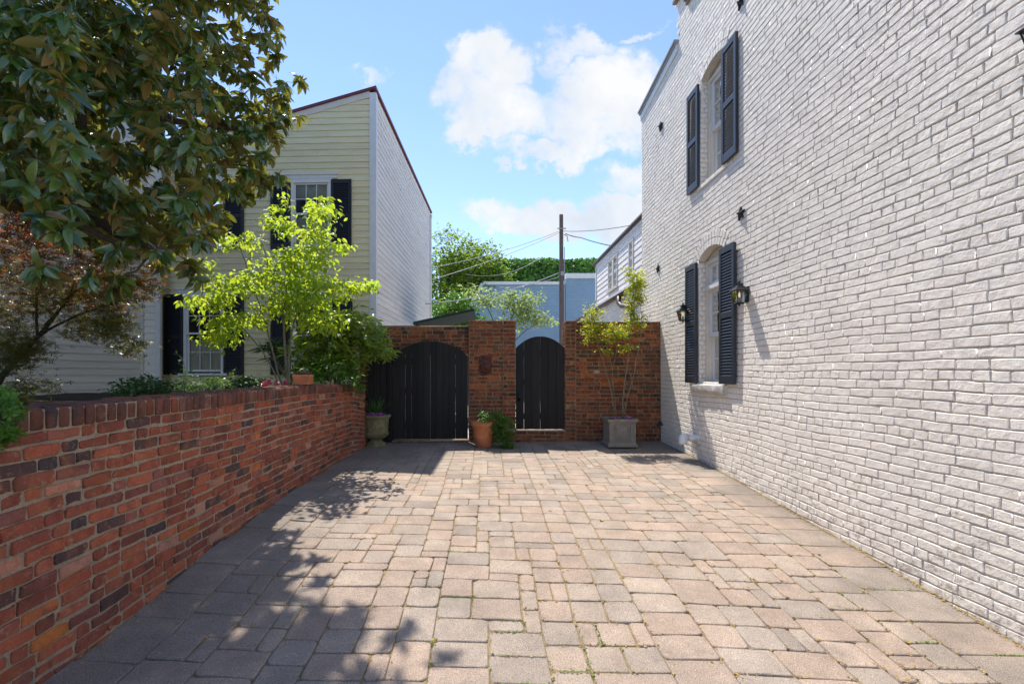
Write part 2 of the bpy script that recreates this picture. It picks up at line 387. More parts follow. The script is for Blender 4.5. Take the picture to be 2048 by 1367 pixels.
def lay_bricks(mb,F,u0,u1,v0,v1,lf=1.0,jr=.25,holes=lambda v:[],course=.0677,joint=.010,d=.010,style='common',flip=False,rr=.006,jh=1.0,keep=None,bm=0,mm=1,wob=.0025,dj=.0015,tilt=.006,be=.004):
    rows=int(round((v1-v0)/course)); V=[]
    q=[]
    for k in range(rows):
        va=v0+k*course; vb=va+course
        hs=holes((va+vb)/2)
        for (s,e) in intervals(u0,u1,hs):
            q.append((s,e,va,vb))
            header = (k%6==3) if style=='common' else False
            u=s-(.11 if k%2 and not header else 0.0) - (rng.random()*.03)
            while u<e-.004:
                if style=='common': L=.107 if (header or rng.random()<.02) else .213
                elif style=='random': L=.107 if rng.random()<.33 else .213
                else: L=.213
                L*=lf*(1+rng.normal(0,.035))
                a=max(u,s); b=min(u+L,e); u+=L
                if e-b<.04: 
                    b=e; u=e
                if b-a<.03: continue
                j=jh*joint/2*(1+jr*np.clip(rng.normal(),-2,2))
                jv=joint/2*(1+jr*np.clip(rng.normal(),-2,2))
                if keep and not keep((a+b)/2,(va+vb)/2): continue
                V.append(brick(a+j,b-j,va+jv,vb-jv,d,rr,dj,wob,tilt,be))
    V=np.array(V)
    n=len(V); W=F(V.reshape(-1,3)).reshape(n,-1,3)
    mb.batch(W,BFf if flip else BF,rng.random(n),bm)
    # mortar bed behind, one strip per course
    for (s,e,va,vb) in q:
        us=np.linspace(s,e,max(2,int((e-s)/.35)+1))
        pts=np.array([(x,y,0.0) for y in (va,vb) for x in us]); P=F(pts); m=len(us)
        fs=[(i,i+1,m+i+1,m+i) for i in range(m-1)]
        if keep: fs=[f for f in fs if keep((us[f[0]]+us[f[1]])/2,(va+vb)/2)]
        if flip: fs=[tuple(reversed(f)) for f in fs]
        if fs: mb.add(P,fs,.5,mm)
def vwave(u,v): return .007*np.sin(u*1.1+v*.7)+.005*np.sin(u*2.7-v*1.9+1)+.004*np.sin(u*5.3+v*7)+.0018*np.sin(u*17+v*23)

# ---------- siding
def lay_siding(mb,F,u0,u1,v0,v1,holes=lambda v:[],h=.119,lip=.016,ztop=None):
    k=0; v=v0
    while v<v1-.01:
        vb=min(v+h,v1)
        for (s,e) in intervals(u0,u1,holes((v+vb)/2)):
            # boards come in lengths with butt joints
            cuts=[s]
            x=s+rng.uniform(1.2,3.5)
            while x<e-.6: cuts.append(x); x+=rng.uniform(2.2,4)
            cuts.append(e)
            for a,b in zip(cuts[:-1],cuts[1:]):
                a2=a+.0008; b2=b-.0008; j=rng.normal(0,.0012); sg=rng.normal(0,.0012)
                us=(a2,b2)
                P=[(us[0],v+j,lip),(us[1],v+sg,lip),(us[1],vb+.004,.002),(us[0],vb+.004,.002),(us[0],v+j,0),(us[1],v+sg,0)]
                if ztop:
                    za,zb=ztop(a),ztop(b)
                    if max(za,zb)<v: continue
                mb.add(F(np.array(P)),[(0,1,2,3),(4,5,1,0)],rng.random())
        v+=h

# ------------------------------------------------------------------ windows and shutters (u,v,w local frame through F)
def sash(mb,F,u0,u1,v0,v1,w,nx,ny,st=.035,mu=.016,th=.03):
    mb.box((u0,v0,w),(u0+st,v1,w+th),F=F); mb.box((u1-st,v0,w),(u1,v1,w+th),F=F)
    mb.box((u0+st,v0,w+.001),(u1-st,v0+st*1.2,w+th-.001),F=F); mb.box((u0+st,v1-st,w+.001),(u1-st,v1,w+th-.001),F=F)
    for i in range(1,nx):
        x=u0+st+(u1-u0-2*st)*i/nx; mb.box((x-mu/2,v0+st,w+.004),(x+mu/2,v1-st,w+th-.006),F=F)
    for i in range(1,ny):
        y=v0+st+(v1-v0-2*st)*i/ny; mb.box((u0+st,y-mu/2,w+.006),(u1-st,y+mu/2,w+th-.004),F=F)
def pane(mb,F,u0,u1,v0,v1,w):
    mb.add(F(np.array([(u0,v0,w),(u1,v0,w),(u1,v1,w),(u0,v1,w)])),[(0,1,2,3)])
def shutter_mb(F,u0,u1,v0,v1,w,mid=.5,th=.035,pitch=.036):
    mb=MB(); st=.05; H=v1-v0
    rails=[(v0,v0+.10),(v0+H*mid-.035,v0+H*mid+.035),(v1-.075,v1)]
    mb.box((u0,v0,w),(u0+st,v1,w+th),F=F); mb.box((u1-st,v0,w),(u1,v1,w+th),F=F)
    for a,b in rails: mb.box((u0+st,a,w+.001),(u1-st,b,w+th-.001),F=F)
    for (a,b) in ((rails[0][1],rails[1][0]),(rails[1][1],rails[2][0])):
        n=int((b-a)/pitch); p=(b-a)/n
        for k in range(n):
            c=a+(k+.5)*p
            P=np.array([(u,c+dv,w+dw) for u in (u0+st,u1-st) for dv,dw in ((-.024,th-.006),(-.020,th-.002),(.024,.008),(.020,.004))])
            mb.add(F(P),[(0,1,5,4),(1,2,6,5),(2,3,7,6),(3,0,4,7)])
        mb.box(((u0+u1)/2-.006,a,w+th-.003),((u0+u1)/2+.006,b,w+th+.006),F=F) if False else None
    return mb

# ================================================================== SETTING
def quad_sheet(name,xs,ys,zf,mat,kind='structure'):
    mb=MB(); X,Y=np.meshgrid(xs,ys); Z=zf(X,Y)
    n=len(xs); V=np.stack([X,Y,Z],-1).reshape(-1,3)
    mb.add(V,[(j*n+i,j*n+i+1,(j+1)*n+i+1,(j+1)*n+i) for j in range(len(ys)-1) for i in range(n-1)])
    o=mb.build(name,mat,smooth=True); tag(o,kind=kind); return o
quad_sheet('ground',np.linspace(-400,400,5),np.linspace(-400,400,5),lambda x,y:0*x-.45,M['asphalt'])
quad_sheet('alley',np.array([-30.,-12,0,12,30]),np.array([8.34,12,20,40,60]),lambda x,y:0*x+.35,M['alley'])
quad_sheet('paving_bed',np.linspace(-2.1,3.02,40),np.linspace(-2,8.33,70),lambda x,y:gz(x,y)-.0095,M['sand'])
quad_sheet('garden_soil',np.linspace(-9,-2.16,14),np.linspace(-1,10.5,20),lambda x,y:1.19+.03*np.sin(x*3+y*2),M['soil'])

def paving():
    mb=MB(); c=.1000; Vs=[]; 
    def put(x0,x1,y0,y1,big=0):
        gap=.0032
        a=(x1-x0)/2-gap; b=(y1-y0)/2-gap; cx=(x0+x1)/2; cy=(y0+y1)/2
        o=rr_outline(a,b,.016*(.5+rng.random()*1.3))+rng.normal(0,.0025,(_NB,2))
        edge=max(0,-1.0-cx)*1.0
        d=abs(rng.normal(0,.0018+.004*edge)); tu,tv=rng.normal(0,.004+.010*edge,2)
        be=.005; R=[]
        for k,(ww,ins) in enumerate(((-.04,0),(d-be,0),(d,be*1.2))):
            q=o*np.array([(a-ins)/a,(b-ins)/b])
            w=np.full(_NB,ww)+(tu*q[:,0]+tv*q[:,1] if k else 0)
            R.append(np.column_stack([q[:,0]+cx,q[:,1]+cy,w]))
        Vs.append(np.concatenate(R))
    W=42; xa=-1.68; y0=0.6; H=76
    g=np.zeros((H,W),bool); bars=(13,17,22,26,31)
    sizes=[((3,2),8),((2,2),7),((2,3),.9),((3,3),.8),((2,1),1.2),((3,1),.5),((1,2),1.8),((1,1),.1),((1,3),.05),((4,2),1.0)]
    for j in range(H):
        for i in range(W):
            if g[j,i]: continue
            cand=[];wt=[]
            for (w,h),p in sizes:
                if i+w>W or j+h>H: continue
                if g[j:j+h,i:i+w].any(): continue
                if any(i<b<i+w for b in (22,26)): continue
                # avoid leaving single cells
                if i+w<W and not g[j,i+w] and (i+w+1>=W or g[j,i+w+1] or (i+w+1) in (22,26)): p*=.25
                cand.append((w,h)); wt.append(p)
            if not cand: cand=[(1,1)]; wt=[1]
            wt=np.array(wt)/sum(wt); w,h=cand[rng.choice(len(cand),p=wt)]
            g[j:j+h,i:i+w]=True
            put(xa+i*c,xa+(i+w)*c,y0+j*c,y0+(j+h)*c)
    y=.6
    while y<8.15:                                   # large border slabs
        h=rng.uniform(.20,.38); put(-2.0,-1.68,y,min(y+h,8.2)); y+=h
    y=.6
    while y<8.15:
        h=rng.uniform(.27,.36); 
        put(2.506+.0,2.62,y,y+h) if rng.random()<.0 else None
        put(2.522,2.965,y,min(y+h,8.2)); y+=h
    V=np.array(Vs); X=V[:,:,0]; Y=V[:,:,1]
    # courses wander a little like hand-laid ones
    X2=X+.006*np.sin(Y*1.7)+.004*np.sin(Y*4.1+X); Y2=Y+.010*np.sin(X*1.9+.4)+.006*np.sin(X*4.3+Y*1.1)
    Z=gz(X2,Y2)+V[:,:,2]+.006*np.sin(X*2.1+Y*1.7)*np.cos(Y*2.9-X)
    mb.batch(np.stack([X2,Y2,Z],-1),BF,rng.random(len(V)))
    o=mb.build('paving_stones',M['paver'],smooth=True,flatn=14); tag(o,kind='structure')
    return V
PV=paving()

# ---------------------------------------------------------------- litter along the joints
def litter():
    n=14000; mb=MB(); k=rng.integers(0,len(PV),n)
    P=[]
    for i in range(n):
        v=PV[k[i]][:_NB,:2]; j=rng.integers(0,_NB); t=rng.random(); p=v[j]*(1-t)+v[(j+1)%_NB]*t
        p=p+rng.normal(0,.009,2)
        P.append((p[0],p[1]))
    P=np.array(P); keep=(rng.random(n)<np.clip(.55+.25*P[:,0],.15,1)); P=P[keep]
    m=2600; yy=rng.uniform(1.2,7.9,m); P=np.concatenate([P,np.column_stack([2.958-abs(rng.normal(0,.016,m)),yy]),np.column_stack([-1.985+abs(rng.normal(0,.02,900)),rng.uniform(1.2,7.5,900)]),np.column_stack([rng.uniform(-1.5,2.9,900),7.93-abs(rng.normal(0,.05,900))])]); n=len(P)
    Z=gz(P[:,0],P[:,1])+.0045; th=rng.random(n)*2*PI; L=rng.uniform(.003,.011,n); Wd=L*rng.uniform(.25,.7,n)
    d=np.stack([np.cos(th),np.sin(th)],1); e=np.stack([-d[:,1],d[:,0]],1)
    V=np.zeros((n,4,3)); 
    for q,(a,b,z) in enumerate(((-1,0,0),(0,-1,.002),(1,0,.003),(0,1,.001))):
        V[:,q,:2]=P+a*L[:,None]*d+b*Wd[:,None]*e; V[:,q,2]=Z+z
    mb.batch(V,[(0,1,2),(0,2,3)],rng.random(n))
    tag(mb.build('leaf_litter',M['litter']),'yellow catkin crumbs and dry bits caught in the paving joints','litter',kind='stuff')
    mb=MB(); n=800
    P=[]
    spots=[(px,py) for px,py in ((930,1200),(1165,1300),(1170,1340),(1040,1320),(925,1120),(1200,1250),(1590,1090),(1440,1010),(1690,1180),(1780,1160),(850,1290),(1830,1240),(2000,1260),(1030,1240))]
    for _ in range(n):
        px,py=spots[rng.integers(len(spots))]; Y=FPX*1.38/(py-VY); p=at(px,py,Y)
        # snap to nearest paver joint
        c=p[:2]+rng.normal(0,.05,2)
        i=np.argmin(((PV[:,:_NB,:2]-c)**2).sum(-1).min(1)); v=PV[i][:_NB,:2]; j=np.argmin(((v-c)**2).sum(-1))
        t=rng.random(); p=v[j]*(1-t)+v[(j+1)%_NB]*t+rng.normal(0,.004,2); P.append(p)
    P=np.array(P); Z=gz(P[:,0],P[:,1]); V=np.zeros((n,4,3)); th=rng.random(n)*2*PI; L=rng.uniform(.003,.007,n)
    for q in range(4):
        V[:,q,0]=P[:,0]+L*np.cos(th+q*PI/2); V[:,q,1]=P[:,1]+L*np.sin(th+q*PI/2); V[:,q,2]=Z+.001+rng.uniform(0,.006,n)
    mb.batch(V,[(0,1,2),(0,2,3)],rng.random(n))
    tag(mb.build('moss',M['moss']),'green moss tufts growing in the joints of the paving','moss',kind='stuff')
litter()

# ================================================================== LEFT GARDEN WALL
def ztl(u): return np.interp(u,[0,2,5.4,6.9,7.25,7.56],[1.34,1.357,1.39,1.355,1.315,1.275])
def xl(u): return np.interp(u,[0,6.4,7.0,7.56],[-2.0,-2.0,-1.985,-1.95])
def FL(p):
    u,v,w=p[:,0],p[:,1],p[:,2]
    return np.stack([xl(u)+w+.006*np.sin(u*2.3+v*3),u,ztl(u)+v+vwave(u,v)*np.clip(-v*3,0,1)],1)
def left_wall():
    t=empty('garden_wall',(-2.1,4,.2),'low red brick garden wall with an upright brick cap along the shaded side of the paved yard','brick wall')
    mb=MB()
    lay_bricks(mb,FL,.3,7.56,-.108-21*.0655,-.108,style='random',lf=.90,course=.0655,joint=.0128,d=.008,flip=False,rr=.010,wob=.0065,dj=.003,tilt=.014,jr=.35)
    # back and end faces
    mb.box((-2.22,.3,.0),(-2.02,7.54,1.22),.5,1)
    part('wall',mb,[M['brick_left'],M['mortar']],t,smooth=True,flatn=14)
    mb=MB(); u=.3; C=[]
    while u<7.5:
        wd=.062+rng.normal(0,.003); a,b=u+.004,u+wd; u+=wd+.008
        pr=rng.normal(0,.003); up=rng.normal(0,.004)
        prof=[(-.225,-.11),(.008+pr,-.108),(.014+pr,-.10),(.015+pr,-.03),(.006+pr,-.010),(-.015,up),(-.20,up),(-.225,-.02)]
        prof=np.array(prof)+rng.normal(0,.0015,(8,2))
        ring=lambda uu,s:[(uu,-.055+(y+.055)*s,-.105+(x+.105)*s) for x,y in prof]
        P=np.array(ring(a,.955)+ring(a+.006,1)+ring(b-.006,1)+ring(b,.955))
        P[:,0]+=rng.normal(0,.001,len(P))
        C.append(FL(P))
    F=[tuple(range(8)),tuple(24+i for i in range(8))[::-1]]
    for k in range(3): F+=[(k*8+i,(k+1)*8+i,(k+1)*8+(i+1)%8,k*8+(i+1)%8) for i in range(8)]
    mb.batch(np.array(C),F,rng.random(len(C)),0)
    us=np.linspace(.3,7.54,40)
    P=np.array([(x,y,w) for (y,w) in ((-.112,.004),(-.014,.004),(-.008,-.21)) for x in us]); n=40
    mb.add(FL(P),[(r*n+i,r*n+i+1,(r+1)*n+i+1,(r+1)*n+i) for r in range(2) for i in range(n-1)],.5,1)
    part('cap',mb,[M['brick_cap'],M['mortar']],t,smooth=True,sharp=45)
left_wall()

# ================================================================== BACK WALL, GATES
YB=8.0
def FB(y0):
    def f(p): 
        u,v,w=p[:,0],p[:,1],p[:,2]; return np.stack([u,y0-w+.003*np.sin(u*3+v*2),v+.004*np.sin(u*2.1+v)],1)
    return f
def back_wall():
    t=empty('gate_wall',(.5,8.1,.35),'weathered orange brick wall with raised pillars holding the two black arched gates','brick wall')
    kw=dict(style='random',joint=.0135,d=.008,rr=.007,flip=False,wob=.004,dj=.002,tilt=.01)
    mats=[M['brick_back'],M['mortar_back']]
    # right stretch
    mb=MB(); lay_bricks(mb,FB(YB),1.52,2.965,.30,2.375-.0,**kw)
    mb.box((1.5,8.004,.2),(2.966,8.30,2.365),.5,1)
    part('wall',mb,mats,t,smooth=True,flatn=14)
    # brickwork over and beside the wide gate, set back
    mb=MB(); lay_bricks(mb,FB(8.13),-2.2,-.29,.30,2.36,holes=lambda v:[(-1.60,-.30)] if v<1.84 else [],**kw)
    mb.box((-2.2,8.134,.2),(-1.605,8.29,1.83),.5,1); mb.box((-2.2,8.134,1.86),(-.29,8.29,2.35),.5,1)
    part('wall',mb,mats,t,smooth=True,flatn=14)
    # piers
    def pier(a,b,top,yf,sides):
        mb=MB(); lay_bricks(mb,FB(yf),a,b,.25,top,**kw)
        mb.box((a+.004,yf+.004,.2),(b-.004,8.31,top-.006),.5,1)
        for s in sides:
            X=a if s<0 else b
            def f(p,X=X,s=s): return np.stack([X+s*p[:,2]*.8,p[:,0],p[:,1]],1)
            lay_bricks(mb,f,yf+.004,8.31,.25,top,**dict(kw,flip=(s<0)))
        part('pillar',mb,mats,t,smooth=True,flatn=14)
    pier(-.30,.279,2.425,YB-.0,(-1,)); pier(.281,.49,2.432,YB-.022,(1,)); pier(1.345,1.518,2.42,YB-.012,(-1,))
    # steps under the gates
    for (a,b,z0,z1,yf) in ((.495,1.34,.25,.545,7.985),(-1.60,-.305,.28,.385,7.93)):
        mb=MB(); rows=int(round((z1-z0)/.066)); lay_bricks(mb,FB(yf),a,b,z1-rows*.066,z1,**dict(kw,course=.066,flip=False))
        mb.box((a,yf+.003,.2),(b,8.28,z1-.004),.5,1)
        part('step',mb,[M['brick_back'],M['mortar_back']],t,smooth=True,flatn=14)
back_wall()

def gate(name,label,x0,x1,z0,zs,zc,yf,n,leafs,xc=None,handle=None):
    t=empty(name,((x0+x1)/2,yf,z0),label,'gate')
    xc=(x0+x1)/2 if xc is None else xc; hw=(x1-x0)/2
    def top(x):
        q=min(1,abs((x-xc)/hw)); return zs+(zc-zs)*(1-q**2.2)
    w=(x1-x0)/n
    for li,(i0,i1) in enumerate(leafs):
        mb=MB()
        for i in range(i0,i1):
            a=x0+i*w+.0006+(.0022 if rng.random()<.22 else 0); b=x0+(i+1)*w-.0006
            off=rng.normal(0,.002); xs=np.linspace(a,b,5); P=[]
            for yy in (yf+off,yf+.024+off):
                for x in xs: P.append((x,yy,z0+.01+rng.normal(0,.002)))
                for x in xs[::-1]: P.append((x,yy,top(x)))
            m=10; F=[tuple(range(m)),tuple(m+i for i in range(m))[::-1]]+[(i,m+i,m+(i+1)%m,(i+1)%m) for i in range(m)]
            mb.add(P,F,rng.random())
        o=part('leaf' if len(leafs)>1 else 'board_panel',mb,M['gate'],t,bevel=.003)
        mb=MB(); xa=x0+i0*w+.02; xb=x0+i1*w-.02
        for z in (z0+.18,z0+(zs-z0)*.55,zs-.14): mb=MB(); mb.box((xa,yf+.030,z),(xb,yf+.065,z+.10)); part('brace',mb,M['gate'],t)
    if handle:
        mb=MB(); hx,hz=handle
        mb.box((hx-.018,yf-.012,hz-.07),(hx+.018,yf-.003,hz+.07)); mb.tube([(hx,yf-.01,hz+.05),(hx,yf-.045,hz+.035),(hx,yf-.05,hz-.02),(hx,yf-.01,hz-.05)],.007,8)
        part('handle',mb,M['iron'],t,smooth=True)
    return t
gate('arched_gate','wide black double gate of upright boards with arched top, left of the brick pillar',-1.59,-.315,.405,1.815,2.07,7.965,12,[(0,6),(6,12)])
gate('arched_gate','narrow black arched gate of upright boards above a brick step, right of the central pillar',.50,1.335,.56,1.955,2.155,8.03,6,[(0,6)],handle=(.555,1.12))
# white light strip sill under gates
for (a,b,y,z,l,g) in ((.49,1.34,7.99,.546,'thin pale metal threshold strip under the narrow gate','threshold'),(-.95,-.31,7.955,.386,'thin pale metal threshold strip under the wide gate','threshold')):
    mb=MB(); mb.box((a,y,z),(b,y+.05,z+.011)); tag(mb.build('threshold_strip',M['coping']),l,g,'gate threshold strips')
# hinges/post beside narrow gate
mb=MB()
for k in range(4):
    a=-2.02+k*.107; off=rng.normal(0,.002)
    mb.box((a+.003,7.975+off,.36),(a+.104,8.0+off,1.86),rng.random())
t=empty('fence_panel',(-1.8,7.98,.36),'plain black board fence panel behind the stone urn beside the wide gate','fence'); part('board_panel',mb,M['gate'],t,bevel=.003)
mb=MB(); mb.box((-1.66,7.95,.33),(-1.595,8.06,1.83)); part('post',mb,M['gate'],t,bevel=.004)

# lion-mask plaque
def plaque():
    mb=MB(); n=33; cx,cz=-.015,1.665; hw,hh=.118,.165
    V=[]; 
    for j in range(n):
        for i in range(n):
            a=(i/(n-1)*2-1); b=(j/(n-1)*2-1)
            r=math.hypot(a,b*1.0)
            out=1.0
            th=math.atan2(b,a); lim=1+.07*math.cos(9*th)-.18*max(0,-b)*abs(a)
            s=min(1,lim/max(abs(a),abs(b),.01)) if max(abs(a),abs(b))>0 else 1
            x,z=a*hw*(.92+.08*math.cos(7*th)*r),b*hh*(.94+.06*math.cos(9*th)*r)
            # relief: mane, brow, eyes, muzzle, mouth ring
            h=.055*(1-min(1,r)**2)**.5 if r<1 else 0
            h+=.012*math.cos(13*th)*min(1,r*1.2)*(r>.55)
            for ex in (-.33,.33):
                h+=.018*math.exp(-(((a-ex)/.2)**2+((b-.36)/.12)**2)); h-=.022*math.exp(-(((a-ex)/.13)**2+((b-.18)/.09)**2))
            h+=.030*math.exp(-((a/.16)**2+((b+.02)/.28)**2))
            for ex in (-.24,.24): h+=.022*math.exp(-(((a-ex)/.22)**2+((b+.28)/.18)**2))
            h-=.035*math.exp(-((a/.22)**2+((b+.52)/.12)**2))
            h+=.015*math.exp(-((a/.3)**2+((b+.75)/.12)**2))
            V.append((cx+x,7.988-max(h,-.0)-.008,cz+z))
    F=[(j*n+i,j*n+i+1,(j+1)*n+i+1,(j+1)*n+i) for j in range(n-1) for i in range(n-1)]
    # rim back to the wall
    ring=[i for i in range(n)]+[k*n+n-1 for k in range(1,n)]+[(n-1)*n+i for i in range(n-2,-1,-1)]+[k*n for k in range(n-2,0,-1)]
    V=np.array(V); R=V[ring].copy(); R[:,1]=7.999; m=len(ring)
    base=len(V); F+=[(ring[i],base+i,base+(i+1)%m,ring[(i+1)%m]) for i in range(m)]
    mb.add(np.concatenate([V,R]),F)
    tag(mb.build('wall_plaque',M['terraplaque'],smooth=True),'dark clay animal mask plaque hanging on the central brick pillar','plaque')
plaque()

# ================================================================== WHITE BRICK HOUSE (right)
XR=2.97
OPEN=[dict(a=5.86,b=6.57,v0=1.37,vs=3.075,vc=3.20),dict(a=5.81,b=6.50,v0=4.10,vs=5.55,vc=5.64)]
def arch_half(o,v):
    """half width of the opening at height v"""
    hw=(o['b']-o['a'])/2
    if v<=o['vs']: return hw
    s=o['vc']-o['vs']; R=(hw*hw+s*s)/(2*s); y=v-(o['vc']-R)
    return math.sqrt(max(0,R*R-y*y)) if v<o['vc'] else 0
RING=.20
def wholes(v):
    H=[]
    for o in OPEN:
        if v<o['v0'] or v>o['vc']+RING+.03: continue
        c=(o['a']+o['b'])/2; hw=(o['b']-o['a'])/2
        if v<o['vs']: H.append((c-hw,c+hw)); continue
        s=o['vc']-o['vs']; R=(hw*hw+s*s)/(2*s); yc=o['vc']-R; Ro=R+RING
        sp=math.asin(hw/R)
        # outer edge: arc or the radial spring line
        y=v-yc
        x=math.sqrt(max(0,(Ro-.012)**2-y*y)); x=min(x,y*math.tan(sp)+.0)
        if x>.0: H.append((c-x,c+x))
    return H
def ztr(u): return 6.50+ (8.98-u)*.09 if u>7.3 else (7.28 if u>6.95 else 7.0)
def FR(p):
    u,v,w=p[:,0],p[:,1],p[:,2]
    return np.stack([XR-w+.006*np.sin(u*.9+v*1.3)-.0,u,v+vwave(u,v)],1)
def FRs(p):   # straight version for joinery
    return np.stack([XR-p[:,2],p[:,0],p[:,1]],1)
house=empty('brick_house',(4.5,4.5,0),'tall white painted brick house wall with navy shutters along the right of the yard','house')
def white_wall():
    mb=MB()
    lay_bricks(mb,FR,0.0,8.98,-.36,7.3,holes=wholes,style='common',jr=.22,joint=.0075,jh=.42,d=.0075,rr=.005,flip=True,keep=lambda u,v:v<ztr(u)-.02,wob=.0052,dj=.0006,tilt=.0024,be=.0048)
    # voussoir rings
    for o in OPEN:
        c=(o['a']+o['b'])/2; hw=(o['b']-o['a'])/2; s=o['vc']-o['vs']; R=(hw*hw+s*s)/(2*s); yc=o['vc']-R; sp=math.asin(hw/R)
        for ring in range(2):
            r0=R+ring*RING/2; n=int(2*sp*r0/.066)
            V=[]
            for k in range(n):
                th=-sp+(k+.5)*2*sp/n; wd=2*sp*r0/n
                q=brick(-wd/2+.0045,wd/2-.0045,.004,RING/2-.004,.010,.006,.0012,.003,.008,.0035)
                x,y=q[:,0].copy(),q[:,1].copy()+r0
                sc=1+(y-r0)*0.4; x=x*sc
                q[:,0]=c+x*math.cos(th)+y*math.sin(th); q[:,1]=yc-x*math.sin(th)+y*math.cos(th)
                V.append(FR(q))
            mb.batch(np.array(V),BFf,rng.random(len(V)),0)
        # mortar behind ring + arch soffit
        m=13; ths=np.linspace(-sp,sp,m)
        P=[]
        for rr_,ww in ((R+RING+.07,-.0015),(R,-.0015),(R,-.11)):
            for th in ths: P.append((c+rr_*math.sin(th),yc+rr_*math.cos(th),ww))
        mb.add(FR(np.array(P)),[(r*m+i,r*m+i+1,(r+1)*m+i+1,(r+1)*m+i) for r in range(2) for i in range(m-1)],.5,1)
        # brick jambs (returns)
        for e,sg in ((o['a'],1),(o['b'],-1)):
            k=0; v=o['v0']
            while v<o['vs']-.02:
                vb=v+.0677; cut=.055 if k%2 else .11
                for (wa,wb) in (((-.11,0),) if k%2==0 else ((-.11,-.055),(-.05,0))):
                    mb.box((e+(-.02 if sg>0 else -.002),v+.003,wa),(e+(.002 if sg>0 else .02),min(vb,o['vs'])-.003,wb+.004),rng.random(),0,F=FR)
                v=vb; k+=1
            mb.box((e-.03,o['v0'],-.11),(e+.03-.0,o['vs'],-.001) ,.5,1,F=lambda p,e=e,sg=sg:FR(np.stack([np.where(p[:,0]>e,e+(.001 if sg>0 else .03),e-(.03 if sg>0 else .001)),p[:,1],p[:,2]],1)))
    part('wall',mb,[M['white'],M['white_joint']],house,smooth=True,flatn=14)
    # solid body of the building behind (open shell with window cavities)
    mb=MB()
    mb.box((3.35,0,-.4),(9,8.98,6.4)); mb.box((3.35,0,6.41),(9,7.28,6.98))
    mb.box((2.975,8.9,-.4),(3.34,8.975,6.45)); mb.box((2.975,7.2,6.45),(3.34,7.28,7.25)); mb.box((2.975,-.0,6.9),(3.34,7.1,6.97)); mb.box((2.975,7.1,6.46),(3.34,8.9,6.49)); mb.box((2.98,0,-.4),(3.34,.06,6.9))
    part('body',mb,M['white_joint'],house)
    # coping
    mb=MB()
    def slope_box(y0,y1,z0,z1,x0,x1,h):
        P=np.array([(x0,y0,z0),(x1,y0,z0),(x1,y1,z1),(x0,y1,z1),(x0,y0,z0+h),(x1,y0,z0+h),(x1,y1,z1+h),(x0,y1,z1+h)])
        mb.add(P,[(0,3,2,1),(4,5,6,7),(0,1,5,4),(1,2,6,5),(2,3,7,6),(3,0,4,7)],.5,0)
    slope_box(7.28,9.03,6.655,6.50,2.90,3.4,.035); slope_box(7.28,9.03,6.62,6.465,2.925,3.38,.034)
    part('coping',mb,M['coping'],house,bevel=.004)
    mb=MB(); mb.box((2.90,6.93,7.26),(3.4,7.34,7.31)); mb.box((2.90,0,6.99),(3.4,6.928,7.04)); mb.box((2.93,0,6.93),(2.96,6.926,6.989))
    part('coping',mb,M['copingbrown'],house,bevel=.004)
    mb=MB(); slope_box(7.29,9.0,6.50,6.345,2.945,2.975,.12); part('fascia',mb,M['trim'],house)
white_wall()
